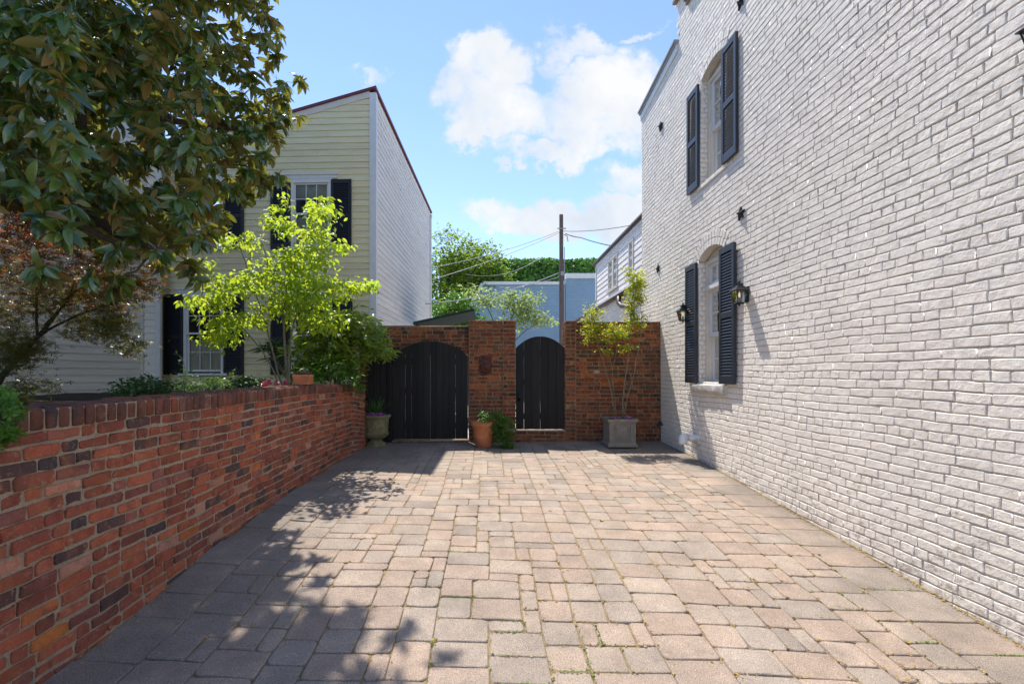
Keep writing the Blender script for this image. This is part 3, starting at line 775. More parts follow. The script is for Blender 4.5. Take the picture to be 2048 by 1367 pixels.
def house_window(o,transom):
    a,b,v0,vs,vc=o['a'],o['b'],o['v0'],o['vs'],o['vc']; F=FRs
    mb=MB()   # outer casing, set back in the opening
    W=-.085
    for (x0,x1) in ((a,a+.05),(b-.05,b)):
        mb.box((x0,v0,W-.06),(x1,vs+.0,W),F=F)
    for (x0,x1) in ((a+.05,a+.075),(b-.075,b-.05)): mb.box((x0,v0+.005,W-.06),(x1,vs-.05,W-.018),F=F)
    mb.box((a+.05,vs-.06,W-.06),(b-.05,vs-.005,W-.001),F=F)
    # curved tympanum board
    n=13; xs=np.linspace(a,b,n); P=[(x,vs-.02,W-.03) for x in xs]+[(x,vs+ (vc-vs)*(1-((x-(a+b)/2)/((b-a)/2))**2)+.01,W-.03) for x in xs]
    mb.add(F(np.array(P)),[(i,i+1,n+i+1,n+i) for i in range(n-1)])
    win=part('window',mb,M['trimcream'],house,bevel=.002)
    aa,bb=a+.075,b-.075
    def sub(name,mb,mt,**k): return part(name,mb,mt,win,**k)
    if transom:
        tz=2.66
        mb=MB(); mb.box((a+.05,tz,W-.06),(b-.05,tz+.05,W+.03),F=F); sub('transom_bar',mb,M['trim'],bevel=.003)
        mb=MB(); sash(mb,F,aa,bb,tz+.052,vs-.062,W-.055,3,1,.045,.02); sub('sash',mb,M['trim'],bevel=.0015)
        mb=MB(); pane(mb,F,aa+.04,bb-.04,tz+.09,vs-.1,W-.045); sub('pane',mb,M['glass'])
        top=tz
    else: top=vs-.06
    mid=v0+(top-v0)*.52
    mb=MB(); sash(mb,F,aa,bb,mid-.02,top,W-.055,2,2,.045,.02); sub('sash',mb,M['trim'],bevel=.0015)
    mb=MB(); sash(mb,F,aa,bb,v0+.01,mid+.018,W-.09,2,2,.045,.02); sub('sash',mb,M['trim'],bevel=.0015)
    mb=MB(); pane(mb,F,aa+.04,bb-.04,mid,top-.03,W-.045); pane(mb,F,aa+.04,bb-.04,v0+.04,mid-.01,W-.08); sub('pane',mb,M['glass'])
    mb=MB()
    if transom:
        for (x0,x1) in ((a+.08,a+.24),(b-.25,b-.08)):
            n=24; xs=np.linspace(x0,x1,n); P=[(x,z,W-.16+.012*math.sin(i*1.3)) for z in (v0+.02,mid-.05) for i,x in enumerate(xs)]
            mb.add(F(np.array(P)),[(i,i+1,n+i+1,n+i) for i in range(n-1)])
        sub('curtain',mb,M['curtain'],smooth=True)
    else:
        z=v0+.05
        while z<vs-.06:
            P=np.array([(x,z+dz,W-.15+dw) for x in (aa+.02,bb-.02) for dz,dw in ((0,0),(.035,-.045),(.04,-.042),(.005,.003))]); mb.add(F(P),[(0,1,5,4),(1,2,6,5),(2,3,7,6),(3,0,4,7)]); z+=.055
        sub('blind',mb,M['blindwhite'])
    mb=MB(); mb.box((a-.14,v0-.1,-.365),(b+.14,vc+.1,-.355),F=F); mb.box((b+.10,v0-.1,-.354),(b+.12,vc+.1,-.15),F=F); mb.box((a-.12,v0-.1,-.354),(a-.10,vc+.1,-.15),F=F); mb.box((a-.099,vc+.05,-.354),(b+.099,vc+.07,-.15),F=F); mb.box((a-.099,v0-.07,-.354),(b+.099,v0-.05,-.15),F=F); sub('dark_room',mb,M['dark'])
    # sill
    mb=MB()
    if transom:
        n=14; us=np.linspace(a-.07,b+.09,n); P=[]
        for k,u in enumerate(us):
            for (v,w) in ((1.25,-.01),(1.248,.045),(1.30,.062),(1.362,.055),(1.375,.0),(1.378,-.12)):
                P.append((u+rng.normal(0,.003)*(0<k<n-1),v+rng.normal(0,.006)*(v<1.36),w+rng.normal(0,.006)*(w>0)))
        F6=[(i*6+j,i*6+j+1,(i+1)*6+j+1,(i+1)*6+j) for i in range(n-1) for j in range(5)]+[tuple(range(6)),tuple((n-1)*6+j for j in range(6))[::-1]]
        mb.add(F(np.array(P)),F6); sub('sill',mb,M['stone'],smooth=True,sharp=60)
    else:
        mb.box((a-.04,v0-.05,-.12),(b+.04,v0+.002,.03),F=F); sub('sill',mb,M['white'],bevel=.006)
house_window(OPEN[0],True); house_window(OPEN[1],False)
def shutters():
    for (u0,u1,v0,v1,mid) in ((5.545,5.90,1.386,3.067,.50),(6.56,6.905,1.386,3.067,.50),(5.50,5.845,4.105,5.52,.49),(6.505,6.85,4.105,5.52,.49)):
        # hung on their hinges, standing a little off the wall
        def F(p,u0=u0,u1=u1):
            return np.stack([XR-.022-p[:,2]-.0*(p[:,0]-u0),p[:,0],p[:,1]],1)
        mb=shutter_mb(F,u0,u1,v0,v1,0,mid)
        part('shutter',mb,M['shutter'],house,bevel=.002)
shutters()
# star anchor plates
for k,(px,py) in enumerate(((1321,253),(1481,427),(1316,537),(1481,5))):
    Y=FPX*(XR-.02)/(px-VX); z=CH-(py-VY)/FPX*Y; r=.082
    P=[(0,0,.035)]; 
    for i in range(10):
        th=PI/2+i*PI/5+.0; q=r if i%2==0 else r*.42
        P.append((q*math.cos(th),q*math.sin(th),.006))
    for i in range(10):
        th=PI/2+i*PI/5; q=r if i%2==0 else r*.42
        P.append((q*math.cos(th),q*math.sin(th),-.012))
    P=np.array(P); P[:,0]+=Y; P[:,1]+=z; P[:,2]+=.016
    mb=MB(); mb.add(FRs(P),[(0,1+(i+1)%10,1+i) for i in range(10)]+[(1+i,1+(i+1)%10,11+(i+1)%10,11+i) for i in range(10)])
    mb.tube(FRs(np.array([(Y,z,.045),(Y,z,.062)])),.012,8)
    part('anchor_star',mb,M['iron'],house)
# vent pipe with elbow cap
mb=MB(); zz=.615; Yp=6.62
mb.tube([(2.98,Yp,zz),(2.82,Yp,zz)],.044,20); mb.tube([(2.975,Yp,zz),(2.955,Yp,zz)],.056,20)
mb.tube([(2.83,Yp,zz),(2.79,Yp,zz+.004),(2.762,Yp-.012,zz),(2.752,Yp-.03,zz-.02),(2.75,Yp-.04,zz-.055),(2.75,Yp-.042,zz-.085)],[.052,.056,.058,.058,.056,.056],20)
part('drain_pipe',mb,M['pipe'],house,smooth=True,flatn=14)
mb=MB(); mb.tube([(2.975,7.93,.66),(2.90,7.93,.66),(2.885,7.93,.63)],.012,10); mb.tube([(2.93,7.90,.70),(2.93,7.96,.70)],.018,8); part('tap',mb,M['iron'],house,smooth=True)

# wall lanterns
def lantern(loc):
    t=empty('wall_lantern',loc,'x','lantern','black glass wall lanterns'); x,y,z=loc   # loc: centre of the glass body's top edge at the eave
    def ringp(h,r): return [(x-r,y-r,z+h),(x+r,y-r,z+h),(x+r,y+r,z+h),(x-r,y+r,z+h)]
    mb=MB(); he=.064; hb=.040
    T=np.array(ringp(0,he)); B=np.array(ringp(-.135,hb))
    for i in range(4):
        mb.tube([T[i],B[i]],.0042,6); mb.tube([T[i],T[(i+1)%4]],.0045,6); mb.tube([B[i],B[(i+1)%4]],.0045,6)
        mt=(T[i]+T[(i+1)%4])/2; mbm=(B[i]+B[(i+1)%4])/2
    part('frame',mb,M['iron'],t)
    mb=MB(); mb.add(T.tolist()+B.tolist(),[(i,(i+1)%4,4+(i+1)%4,4+i) for i in range(4)]); part('pane',mb,M['glass'],t)
    mb=MB(); R=ringp(.0,.078)+ringp(.006,.078)+ringp(.062,.028)+ringp(.078,.028)
    mb.add(R,[(3,2,1,0)]+[(k*4+i,k*4+(i+1)%4,k*4+4+(i+1)%4,k*4+4+i) for k in range(3) for i in range(4)]+[(12,13,14,15)])
    mb.lathe([(.034,.078),(.036,.086),(.012,.092),(.012,.104),(.018,.112),(.010,.122),(.001,.126)],(x,y,z),12)
    part('roof',mb,M['lampmetal'],t)
    mb=MB(); mb.lathe([(.056,-.146),(.058,-.139),(.05,-.135)],(x,y,z),4); mb.lathe([(.001,-.172),(.010,-.166),(.012,-.158),(.006,-.150),(.03,-.146)],(x,y,z),10)
    part('base',mb,M['iron'],t)
    mb=MB(); mb.lathe([(.011,-.134),(.011,-.075),(.004,-.072)],(x,y,z),10); part('candle',mb,M['curtain'],t)
    mb=MB(); mb.lathe([(.002,-.074),(.010,-.060),(.011,-.045),(.004,-.015),(.001,-.005)],(x,y,z),10); part('flame',mb,M['flame'],t,smooth=True)
    mb=MB(); mb.box((XR-.02,y-.035,z-.13),(XR-.004,y+.035,z+.05)); mb.tube([(XR-.02,y,z-.02),(XR-.03,y,z+.02),(x+.07,y,z-.0)],.007,8)
    part('bracket',mb,M['iron'],t)
    return t
M['lampmetal']=simple('lantern_roof_metal',(.05,.05,.055),.28,metal=.7)
def copytree(o,parent=None):
    c=o.copy(); COL.objects.link(c)
    if parent: c.parent=parent
    for ch in list(o.children): copytree(ch,c)
    return c
l0=lantern((2.875,5.345,2.45)); l0['label']='black glass wall lantern in front of the near shutter of the lower window'
l1=copytree(l0); l1.location=(2.875,6.88,2.43); l1['label']='black glass wall lantern half hidden beside the far shutter of the lower window'
l2=copytree(l0); l2.location=(2.862,2.40,3.29); l2['label']='black wall lantern high on the white bricks, cut off by the frame'

# ================================================================== YELLOW HOUSE
YA=math.radians(-2.2); YO=np.array([-2.10,8.86,0.0]); cY,sY=math.cos(YA),math.sin(YA)
def ylocal(p):  # local (x,y,z) -> world
    p=np.asarray(p,float); return np.stack([YO[0]+p[:,0]*cY-p[:,1]*sY,YO[1]+p[:,0]*sY+p[:,1]*cY,p[:,2]],1)
def FYf(p): return ylocal(np.stack([p[:,0],-p[:,2],p[:,1]],1))           # front: u=x, v=z, w towards the camera
def FYs(p): return ylocal(np.stack([p[:,2],p[:,0],p[:,1]],1))            # side: u=y, v=z, w to +x
def yuv(px,py):
    d=np.array([(px-VX)/FPX,1,(VY-py)/FPX]); n=np.array([-sY,cY,0]); t=(YO@n)/(d@n); P=d*t
    q=P-YO; return q[0]*cY+q[1]*sY, P[2]+CH
yh=empty('clapboard_house',(-2.1,8.86,.3),'yellow clapboard house with black shutters, white side wall and red roof edge','house')
WIN=[]
for (pa,pb,pt,pbm) in ((369,449,360,496),(583,663,360,496),(369,449,588,746),(583,665,596,746)):
    ua,za=yuv(pa,pbm); ub,zb=yuv(pb,pt); WIN.append((ua,ub,za,zb))
def yellow():
    holes=lambda v:[(a,b) for a,b,z0,z1 in WIN if z0<v<z1]
    ul,_=yuv(318,500); ztp=lambda u: 6.86+u*.262      # roof falls to the left
    mb=MB()
    def rk(v):  # clip left end under the raking roof
        u=(v-6.80)/.262
        return [(ul-1,u)] if v>6.80+ul*.262 else []
    lay_siding(mb,FYf,ul,-.10,.4,6.80,holes=lambda v:holes(v)+rk(v))
    part('front_wall',mb,M['yellow'],yh)
    mb=MB(); lay_siding(mb,FYs,.10,6.7,.36,6.80,h=.119,holes=lambda v:[(6.0,6.55)] if 2.05<v<3.0 else []); part('side_wall',mb,M['cream'],yh)
    mb=MB()
    mb.box((-.10,.3,-.02),(.03,6.80,.03),F=FYf); mb.box((.012,.3,-.02),(.10,6.80,.026),F=lambda p:FYs(np.stack([p[:,0]-.012,p[:,1],p[:,2]],1)))
    part('corner_board',mb,M['trim'],yh,bevel=.003); mb=MB(); mb.box((6.66,.3,-.02),(6.74,6.78,.024),F=FYs); part('corner_board',mb,M['trim'],yh,bevel=.003); mb=MB()
    # rake board under the roof
    P=np.array([(ul-.1,ztp(ul-.1)-.12,.024),(-.101,6.835-.12,.024),(-.101,6.835,.024),(ul-.1,ztp(ul-.1),.024)]); P2=P.copy(); P2[:,2]=-.02
    mb.add(FYf(np.concatenate([P,P2])),[(0,1,2,3),(0,4,5,1),(3,2,6,7)])
    part('rake_board',mb,M['trimcream'],yh,bevel=.003)
    # roof slab
    mb=MB(); P=[]
    for (x,y) in ((ul-.3,-.05),(.03,-.05),(.03,6.8),(ul-.3,6.8)):
        z=6.86+x*.262; P.append((x,y,z))
    P=np.array(P); Q=P.copy(); Q[:,2]+=.05
    mb.add(ylocal(np.concatenate([P,Q])),[(3,2,1,0),(4,5,6,7),(0,1,5,4),(1,2,6,5),(2,3,7,6),(3,0,4,7)])
    part('roof',mb,M['roofred'],yh)
    mb=MB(); mb.box((ul,.25,.36),(-.28,6.65,4.5),F=lambda p:ylocal(p)); mb.box((-2.2,.25,4.5),(-.2,6.65,5.9),F=lambda p:ylocal(p)); part('core_block',mb,M['dark'],yh)
    for k,(a,b,z0,z1) in enumerate(WIN):
        F=FYf; mb=MB(); c=.055
        mb.box((a-.0,z0,-.05),(a+c,z1,.035),F=F); mb.box((b-c,z0,-.05),(b,z1,.035),F=F); mb.box((a-.03,z1-c,-.05),(b+.03,z1+.02,.040),F=F)
        mb.box((a-.12,z1+.02,-.0),(b+.12,z1+.085,.045),F=F); mb.box((a-.14,z1+.085,-.0),(b+.14,z1+.115,.065),F=F)
        w=part('window',mb,M['trim'],yh,bevel=.002)
        mid=(z0+z1)/2
        mb=MB(); sash(mb,F,a+c,b-c,mid-.012,z1-c,-.01,3,2,.03,.014,.02); part('sash',mb,M['trim'],w)
        mb=MB(); sash(mb,F,a+c,b-c,z0+.03,mid+.018,-.035,3,2,.03,.014,.02); part('sash',mb,M['trim'],w)
        mb=MB(); pane(mb,F,a+c,b-c,mid,z1-c,-.002); pane(mb,F,a+c,b-c,z0+.03,mid,-.027); part('pane',mb,M['glass'],w)
        mb=MB()
        if k<2:   # shade drawn over the top and the bottom
            mb.box((a+c,z1-.36,-.022),(b-c,z1-c,-.018),F=F); mb.box((a+c,z0+.03,-.052),(b-c,mid-.03,-.048),F=F)
        else:
            n=40; xs=np.linspace(a+c,b-c,n); P=[(x,z,-.058+.006*math.sin(i*.9)+.004*math.sin(z*4+i*.3)) for z in (z0+.03,mid-.12) for i,x in enumerate(xs)]
            mb.add(F(np.array(P)),[(i,i+1,n+i+1,n+i) for i in range(n-1)])
        part('blind',mb,M['blind'],w,smooth=True)
        mb=MB(); mb.box((a-.08,z0-.045,-.05),(b+.08,z0+.0,.075),F=F); part('sill',mb,M['trim'],w,bevel=.003)
        # shutters either side
        for (s0,s1) in ((a-.385,a-.005),(b+.005,b+.39)):
            mb=shutter_mb(F,s0,s1,z0-.03,z1-.005,.018,.47,.03,.033)
            part('shutter',mb,M['shutterblack'],yh)
    # small window at the far end of the side wall
    F=FYs; mb=MB(); mb.box((6.0,2.05,-.03),(6.06,3.0,.035),F=F); mb.box((6.49,2.05,-.03),(6.55,3.0,.035),F=F); mb.box((5.98,2.95,-.03),(6.57,3.03,.04),F=F); mb.box((5.98,2.0,-.03),(6.57,2.06,.05),F=F)
    w=part('window',mb,M['trim'],yh); mb=MB(); sash(mb,F,6.06,6.49,2.06,2.95,-.02,2,4,.03,.016,.02); part('sash',mb,M['trim'],w); mb=MB(); pane(mb,F,6.06,6.49,2.06,2.95,-.012); part('pane',mb,M['glass'],w)
yellow()
mb=MB(); mb.tube(FYs(np.array([(.22,6.6,.05),(.22,6.45,.03),(.22,.4,.03)])),.028,10) if False else mb.tube(FYs(np.array([(6.45,6.7,.05),(6.45,6.5,.03),(6.45,.4,.03)])),.035,10); part('downpipe',mb,M['trim'],yh,smooth=True)
# low clapboard wing beyond the yellow house
lw=empty('clapboard_shed',(-1.7,17,.35),'low pale clapboard lean-to beyond the far end of the white side wall','shed')
mb=MB(); F=lambda p:np.stack([-1.95+p[:,2]+(p[:,0]-15.7)*.02,p[:,0],p[:,1]],1)
def ltop(u): return 3.55
lay_siding(mb,F,15.7,18.2,.36,2.9)
lay_siding(mb,lambda p:np.stack([p[:,0],15.72-p[:,2],p[:,1]],1),-1.84,-1.55,.36,3.2)
part('wall',mb,M['cream'],lw)
mb=MB(); P=np.array([(-2.6,15.6,3.8),(-1.5,15.6,2.95),(-1.5,18.4,2.95),(-2.6,18.4,3.8)]); Q=P+np.array([0,0,.05]); mb.add(np.concatenate([P,Q]),[(3,2,1,0),(4,5,6,7),(0,1,5,4),(1,2,6,5),(2,3,7,6),(3,0,4,7)]); part('roof',mb,M['coping'],lw)

# ================================================================== LEFT GREY-WHITE BUILDING
gw=empty('clapboard_building',(-7,7,1.1),'shaded off-white clapboard building behind the maple at the far left','building')
c0=np.array([-6.386,8.72]); dv=np.array([-.2334,-.9724])
def FG(p): 
    nrm=np.array([.9724,-.2334]); return np.stack([c0[0]+dv[0]*p[:,0]+nrm[0]*p[:,2],c0[1]+dv[1]*p[:,0]+nrm[1]*p[:,2],p[:,1]],1)
mb=MB(); lay_siding(mb,FG,.0,10,.9,6.3,h=.119); part('wall',mb,M['greysiding'],gw)
mb=MB(); mb.box((-.01,.9,-.02),(.04,6.3,.022),F=FG); mb.box((-6.345,8.70,.9),(-6.19,8.74,6.3)) if False else None; part('corner_board',mb,M['greysiding'],gw)
mb=MB(); Fp=lambda p:np.stack([p[:,0],8.74-p[:,2],p[:,1]],1); lay_siding(mb,Fp,-6.36,-6.12,.9,6.3,h=.125); part('return_wall',mb,M['cream'],gw)
mb=MB(); mb.box((-9.5,8.78,.9),(-6.15,8.9,8.2)); part('core_block',mb,M['dark'],gw)  # unseen dark slab, added to block sunlight coming through behind the corner
mb=MB(); mb.box((-6.13,8.70,.9),(-6.05,8.76,6.3)); part('trim_board',mb,M['trim'],gw,bevel=.003)
mb=MB(); mb.add([(-6.2,8.9,6.3),(-8.8,-1.2,6.3),(-12,-1.2,8.2),(-10,9.6,8.2),(-6.2,8.9,6.38),(-8.8,-1.2,6.38),(-12,-1.2,8.28),(-10,9.6,8.28)],[(0,1,2,3),(4,7,6,5),(0,4,5,1),(0,3,7,4)]); part('roof',mb,M['coping'],gw)

# ================================================================== BEYOND THE WALL
# white wooden house on the right
rh=empty('wooden_house',(4.2,12.5,.35),'white boarded wooden house with brown eaves seen over the gate wall','house')
Fh=lambda p:np.stack([3.6-p[:,2],p[:,0],p[:,1]],1)
WR=[(FPX*3.6/(p1-VX),FPX*3.6/(p0-VX),z0,z1) for p0,p1,z0,z1 in ((1217.5,1236.5,3.93,4.85),(1258.5,1268.5,3.93,4.85))]
mb=MB(); lay_siding(mb,Fh,9.1,15.35,3.6,5.12,h=.15,holes=lambda v:[(a,b) for a,b,z0,z1 in WR if z0<v<z1]); part('wall',mb,M['lilac'],rh)
mb=MB(); lay_siding(mb,lambda p:np.stack([3.02-p[:,2],p[:,0],p[:,1]],1),9.1,15.40,.35,3.28,h=.15); part('wall',mb,M['lilac'],rh)
mb=MB(); mb.box((3.64,9.1,.36),(8.5,15.3,5.05)); part('core_block',mb,M['dark'],rh)
mb=MB(); lay_siding(mb,lambda p:np.stack([p[:,0],15.36+p[:,2],p[:,1]],1),3.63,8.5,.36,5.1,h=.15); part('end_wall',mb,M['lilac'],rh)
for a,b in (((3.565,15.3,3.77),(3.66,15.40,4.99)),((3.56,9.1,3.60),(3.62,15.38,3.76)),((3.57,9.1,5.0),(3.62,15.38,5.12)),((2.985,9.1,3.10),(3.03,15.4,3.26))): mb=MB(); mb.box(a,b); part('trim_board',mb,M['trim'],rh)
for (a,b,z0,z1) in WR:
    mb=MB(); mb.box((a,z0,-.02),(a+.06,z1,.03),F=Fh); mb.box((b-.06,z0,-.02),(b,z1,.03),F=Fh); mb.box((a-.02,z1-.06,-.02),(b+.02,z1+.02,.035),F=Fh); mb.box((a-.04,z0-.05,-.02),(b+.04,z0+.02,.06),F=Fh)
    if b-a>.8: mb.box(((a+b)/2-.07,z0,-.02),((a+b)/2+.07,z1,.028),F=Fh)
    w=part('window',mb,M['trimcream'],rh)
    mb=MB(); seg=[(a+.06,(a+b)/2-.07),((a+b)/2+.07,b-.06)] if b-a>.8 else [(a+.06,b-.06)]
    mg=MB()
    for s,e in seg: sash(mb,Fh,s,e,z0+.02,(z0+z1)/2,-.015,2,2,.035,.02,.02); sash(mb,Fh,s,e,(z0+z1)/2,z1-.06,-.01,2,2,.035,.02,.02); pane(mg,Fh,s,e,z0,z1,-.012)
    part('sash',mb,M['trim'],w); part('pane',mg,M['glass'],w)
def roofslab(pts,th,name,m,parent):
    mb=MB(); P=np.array(pts,float); Q=P+np.array([0,0,th]); mb.add(np.concatenate([P,Q]),[(3,2,1,0),(4,5,6,7),(0,1,5,4),(1,2,6,5),(2,3,7,6),(3,0,4,7)]); part(name,mb,m,parent)
roofslab([(3.545,9.05,5.115),(3.545,15.55,5.115),(5.9,15.55,6.75),(5.9,9.05,6.75)],.09,'roof',M['gutter'],rh)
roofslab([(2.95,9.05,3.26),(2.95,15.6,3.26),(3.6,15.6,3.68),(3.6,9.05,3.68)],.06,'roof',M['gutter'],rh)
mb=MB(); mb.tube([(2.94,9.05,3.26),(2.94,15.6,3.26)],.05,10); mb.tube([(2.92,10.35,3.22),(2.90,10.33,3.08),(2.90,10.1,2.98),(2.97,9.7,2.90),(2.98,9.6,2.8),(2.98,9.6,.4)],.05,10); mb.tube([(3.54,9.05,5.12),(3.54,15.6,5.12)],.04,8)
part('gutter',mb,M['gutter'],rh,smooth=True)

# blue building and ivy wall
bb=empty('blue_building',(3,23,.35),'pale blue painted brick building behind the utility pole','building')
mb=MB()
zt=5.93; P=[(-1.6,23,.35),(3.85,23,.35),(3.85,23,zt),(-.12,23,zt),(-.95,23,4.45),(-1.6,23,3.3)]
Q=[(x,27,z) for x,y,z in P]; mb.add(P+Q,[(0,1,2,3,4,5),tuple(range(11,5,-1))]+[(i,6+i,6+(i+1)%6,(i+1)%6) for i in range(6)])
mb.box((3.86,22.9,.35),(9,27,6.2)); part('wall',mb,M['blue'],bb)
mb=MB(); mb.box((-.16,22.9,5.90),(3.84,23.2,6.04)); mb.box((3.84,22.8,6.18),(9,23.2,6.42)); 
P=np.array([(-.12,22.93,5.93),(-.97,22.93,4.42),(-1.13,22.93,4.42),(-.26,22.93,5.99)]); mb.add(np.concatenate([P,P+[0,.3,0]]),[(0,1,2,3),(0,4,5,1),(2,6,7,3),(3,7,4,0)])
part('coping',mb,M['trim'],bb)
iv=empty('ivy_wall',(4,30,.35),'long wall completely covered with dark green ivy behind the blue building','wall')
mb=MB(); mb.box((-3,30,.35),(16,30.5,8.85)); part('wall',mb,simple('ivy_gap_green',(.03,.07,.015),.9,3,.4),iv)  # dark green base colour fills the gaps between the ivy leaves

# utility pole + wires
up=empty('utility_pole',(3.18,20,.35),'brown wooden utility pole rising behind the narrow gate','utility pole')
mb=MB(); mb.tube([(3.20,20,.3),(3.19,20,4),(3.18,20,8.30)],[.105,.098,.082],14); part('pole',mb,M['pole'],up,smooth=True,sharp=60)
mb=MB(); mb.box((3.14,19.84,5.7),(3.28,19.9,5.86)); mb.tube([(3.28,19.95,7.45),(3.42,19.95,7.38),(3.46,19.95,7.15)],.02,6); mb.box((3.0,19.86,7.66),(3.36,19.9,7.70)); mb.tube([(3.30,19.9,6.9),(3.30,19.9,3.4)],.018,6)
part('fitting',mb,M['coping'],up)
def wire(label,pts,r=.012,sag=.0,m='wire'):
    P=[]; 
    for (a,b) in zip(pts[:-1],pts[1:]):
        A,B=at(*a),at(*b)
        for k in range(8): 
            t=k/8; p=A*(1-t)+B*t; p[2]-=sag*4*t*(1-t); P.append(p)
    P.append(at(*pts[-1])); mb=MB(); mb.tube(P,r,5); tag(mb.build('overhead_wire',M[m]),label,'wire','wires strung from the utility pole')
wire('upper overhead wire from the pole top to the far left behind the clapboard house',[(1121,461,20),(840,540,15)],.011,.15)
wire('second overhead wire just under the top one, sagging left from the pole',[(1121,464,20),(840,566,15)],.011,.12)
wire('loosely sagging overhead wire crossing in front of the ivy wall',[(1119,483,20),(930,548,17)],.009,.55)
wire('pale overhead wire crossing the top of the blue building',[(1119,545,20),(820,610,14)],.016,.25)
wire('lowest pale overhead wire starting under the pole bracket',[(1119,553,20),(1000,575,18)],.010,.1)
wire('thin overhead wire running from the pole up to the white brick house',[(1125,462,20),(1300,443,13)],.012,.1,'wiredark')
wire('thick dark service cable dropping from the pole to the wooden house',[(1131,467,19.8),(1162,475,18),(1232,493,14.5)],.018,.03,'wiredark')

# dark green lean-to roof
cr=empty('green_canopy',(-1,11.5,.35),'dark green sloping canopy roof peeking over the wall above the wide gate','canopy')
roofslab([(-1.75,11.2,2.70),(-.30,11.2,3.02),(-.30,13,3.02),(-1.75,13,2.70)],.06,'roof',simple('green_canvas',(.018,.035,.028),.8),cr)
for x,y in ((-1.65,11.3),(-.4,11.3),(-1.65,12.9),(-.4,12.9)): mb=MB(); mb.box((x-.04,y-.04,.35),(x+.04,y+.04,2.7)); part('post',mb,M['gate'],cr)

# ================================================================== VEGETATION TOOLS
def tmpl_leaf(n=4,fold=.18,curl=.18,wid=.36,rd=.8):
    """pointed oval leaf along +x, length 1"""
    V=[];F=[]
    ts=np.linspace(0,1,n+1)
    for t in ts:
        w=wid*(math.sin(PI*t**.9)**rd) if 0<t<1 else .012
        z=-curl*t*t
        V+= [(t,-w,z+fold*w),(t,0,z),(t,w,z+fold*w)]
    for i in range(n):
        a=i*3; F+=[(a,a+3,a+4,a+1),(a+1,a+4,a+5,a+2)]
    return np.array(V),F
def tmpl_small(wid=.30,fold=.2):
    return np.array([(0,0,0),(.45,-wid,fold*wid),(1,0,-.12),(.45,wid,fold*wid)]),[(0,1,2),(0,2,3)]
def tmpl_palm(lobes=5,span=2.3,r0=.28,wl=.10):
    V=[(0,0,0)];F=[]
    ang=np.linspace(-span,span,lobes)
    for k,a in enumerate(ang):
        L=1.0-.22*abs(a)/span*1.4
        for s,(rr_,da) in enumerate(((r0,-span/lobes*.75),(L*.6,-.17),(L,0),(L*.6,.17),(r0,span/lobes*.75))):
            V.append((rr_*math.cos(a+da),rr_*math.sin(a+da),-.12*rr_*rr_))
        b=1+k*5; F+=[(0,b,b+1,b+3,b+4),(b+1,b+2,b+3)]
    return np.array(V),F
def place(mb,T,P,D,U,L,rnd,mat=0,W=None):
    V,F=T; P=np.asarray(P);D=np.asarray(D,float);U=np.asarray(U,float)
    D=D/(np.linalg.norm(D,axis=1)[:,None]+1e-9); S=np.cross(U,D); S/=np.linalg.norm(S,axis=1)[:,None]+1e-9; N=np.cross(D,S)
    L=np.asarray(L)[:,None,None]; W=L if W is None else L*np.asarray(W)[:,None,None]
    X=P[:,None,:]+L*V[None,:,0:1]*D[:,None,:]+W*V[None,:,1:2]*S[:,None,:]+L*V[None,:,2:3]*N[:,None,:]
    mb.batch(X,F,rnd,mat)
def rdir(n): 
    v=rng.normal(size=(n,3)); return v/np.linalg.norm(v,axis=1)[:,None]
def grow(mb,limbs,atts,rt=.006,sides=5,pull=.3):
    """limbs: list of (pts,r0,r1). Branchlets reach every attractor from the nearest wood. Returns twig direction per attractor."""
    N=[];
    for pts,r0,r1 in limbs:
        pts=np.array(pts,float); m=len(pts)
        # resample
        d=np.r_[0,np.cumsum(np.linalg.norm(np.diff(pts,axis=0),axis=1))]; k=max(6,int(d[-1]/.15)); s=np.linspace(0,d[-1],k)
        Q=np.stack([np.interp(s,d,pts[:,i]) for i in range(3)],1)
        for _ in range(2): Q[1:-1]=(Q[:-2]+2*Q[1:-1]+Q[2:])/4
        Q[1:-1]+=rng.normal(0,.006,Q[1:-1].shape)
        R=np.linspace(r0,r1,k); mb.tube(Q,R,max(sides,8)); N.append(np.column_stack([Q,R]))
    N=np.concatenate(N); atts=np.asarray(atts)
    dd=np.array([np.linalg.norm(N[:,:3]-a,axis=1).min() for a in atts]); order=np.argsort(dd)
    D=np.zeros_like(atts)
    buf=np.zeros((len(N)+len(atts)*3,4)); buf[:len(N)]=N; n=len(N)
    for i in order:
        a=atts[i]; v=buf[:n,:3]-a; dist=np.linalg.norm(v,axis=1)+pull*np.maximum(0,v[:,2])*1.5
        j=int(np.argmin(dist)); s=buf[j,:3]; L=np.linalg.norm(a-s)
        m1=s+(a-s)*.4+np.array([0,0,-.06*L])+rng.normal(0,.05*L,3); m2=s+(a-s)*.75+np.array([0,0,.02*L])+rng.normal(0,.04*L,3)
        r0=min(buf[j,3]*.7,rt*(1+L*2.5)); pts=[s,m1,m2,a]; mb.tube(pts,[r0,r0*.8,r0*.65,r0*.45],sides,caps=False)
        for p,f in ((m1,.8),(m2,.65),(a,.45)): buf[n]=(*p,max(r0*f,rt*.5)); n+=1
        d=a-m2; D[i]=d/(np.linalg.norm(d)+1e-9)
    return D
def inpoly(x,y,poly):
    c=False; n=len(poly); j=n-1
    for i in range(n):
        xi,yi=poly[i]; xj,yj=poly[j]
        if (yi>y)!=(yj>y) and x<(xj-xi)*(y-yi)/(yj-yi)+xi: c=not c
        j=i
    return c
def ell(c,r,n,shell=.0):
    v=rdir(n)*(rng.random(n)[:,None]**(1/3) if shell==0 else (shell+(1-shell)*rng.random(n)[:,None]))
    return np.array(c)+v*np.array(r)

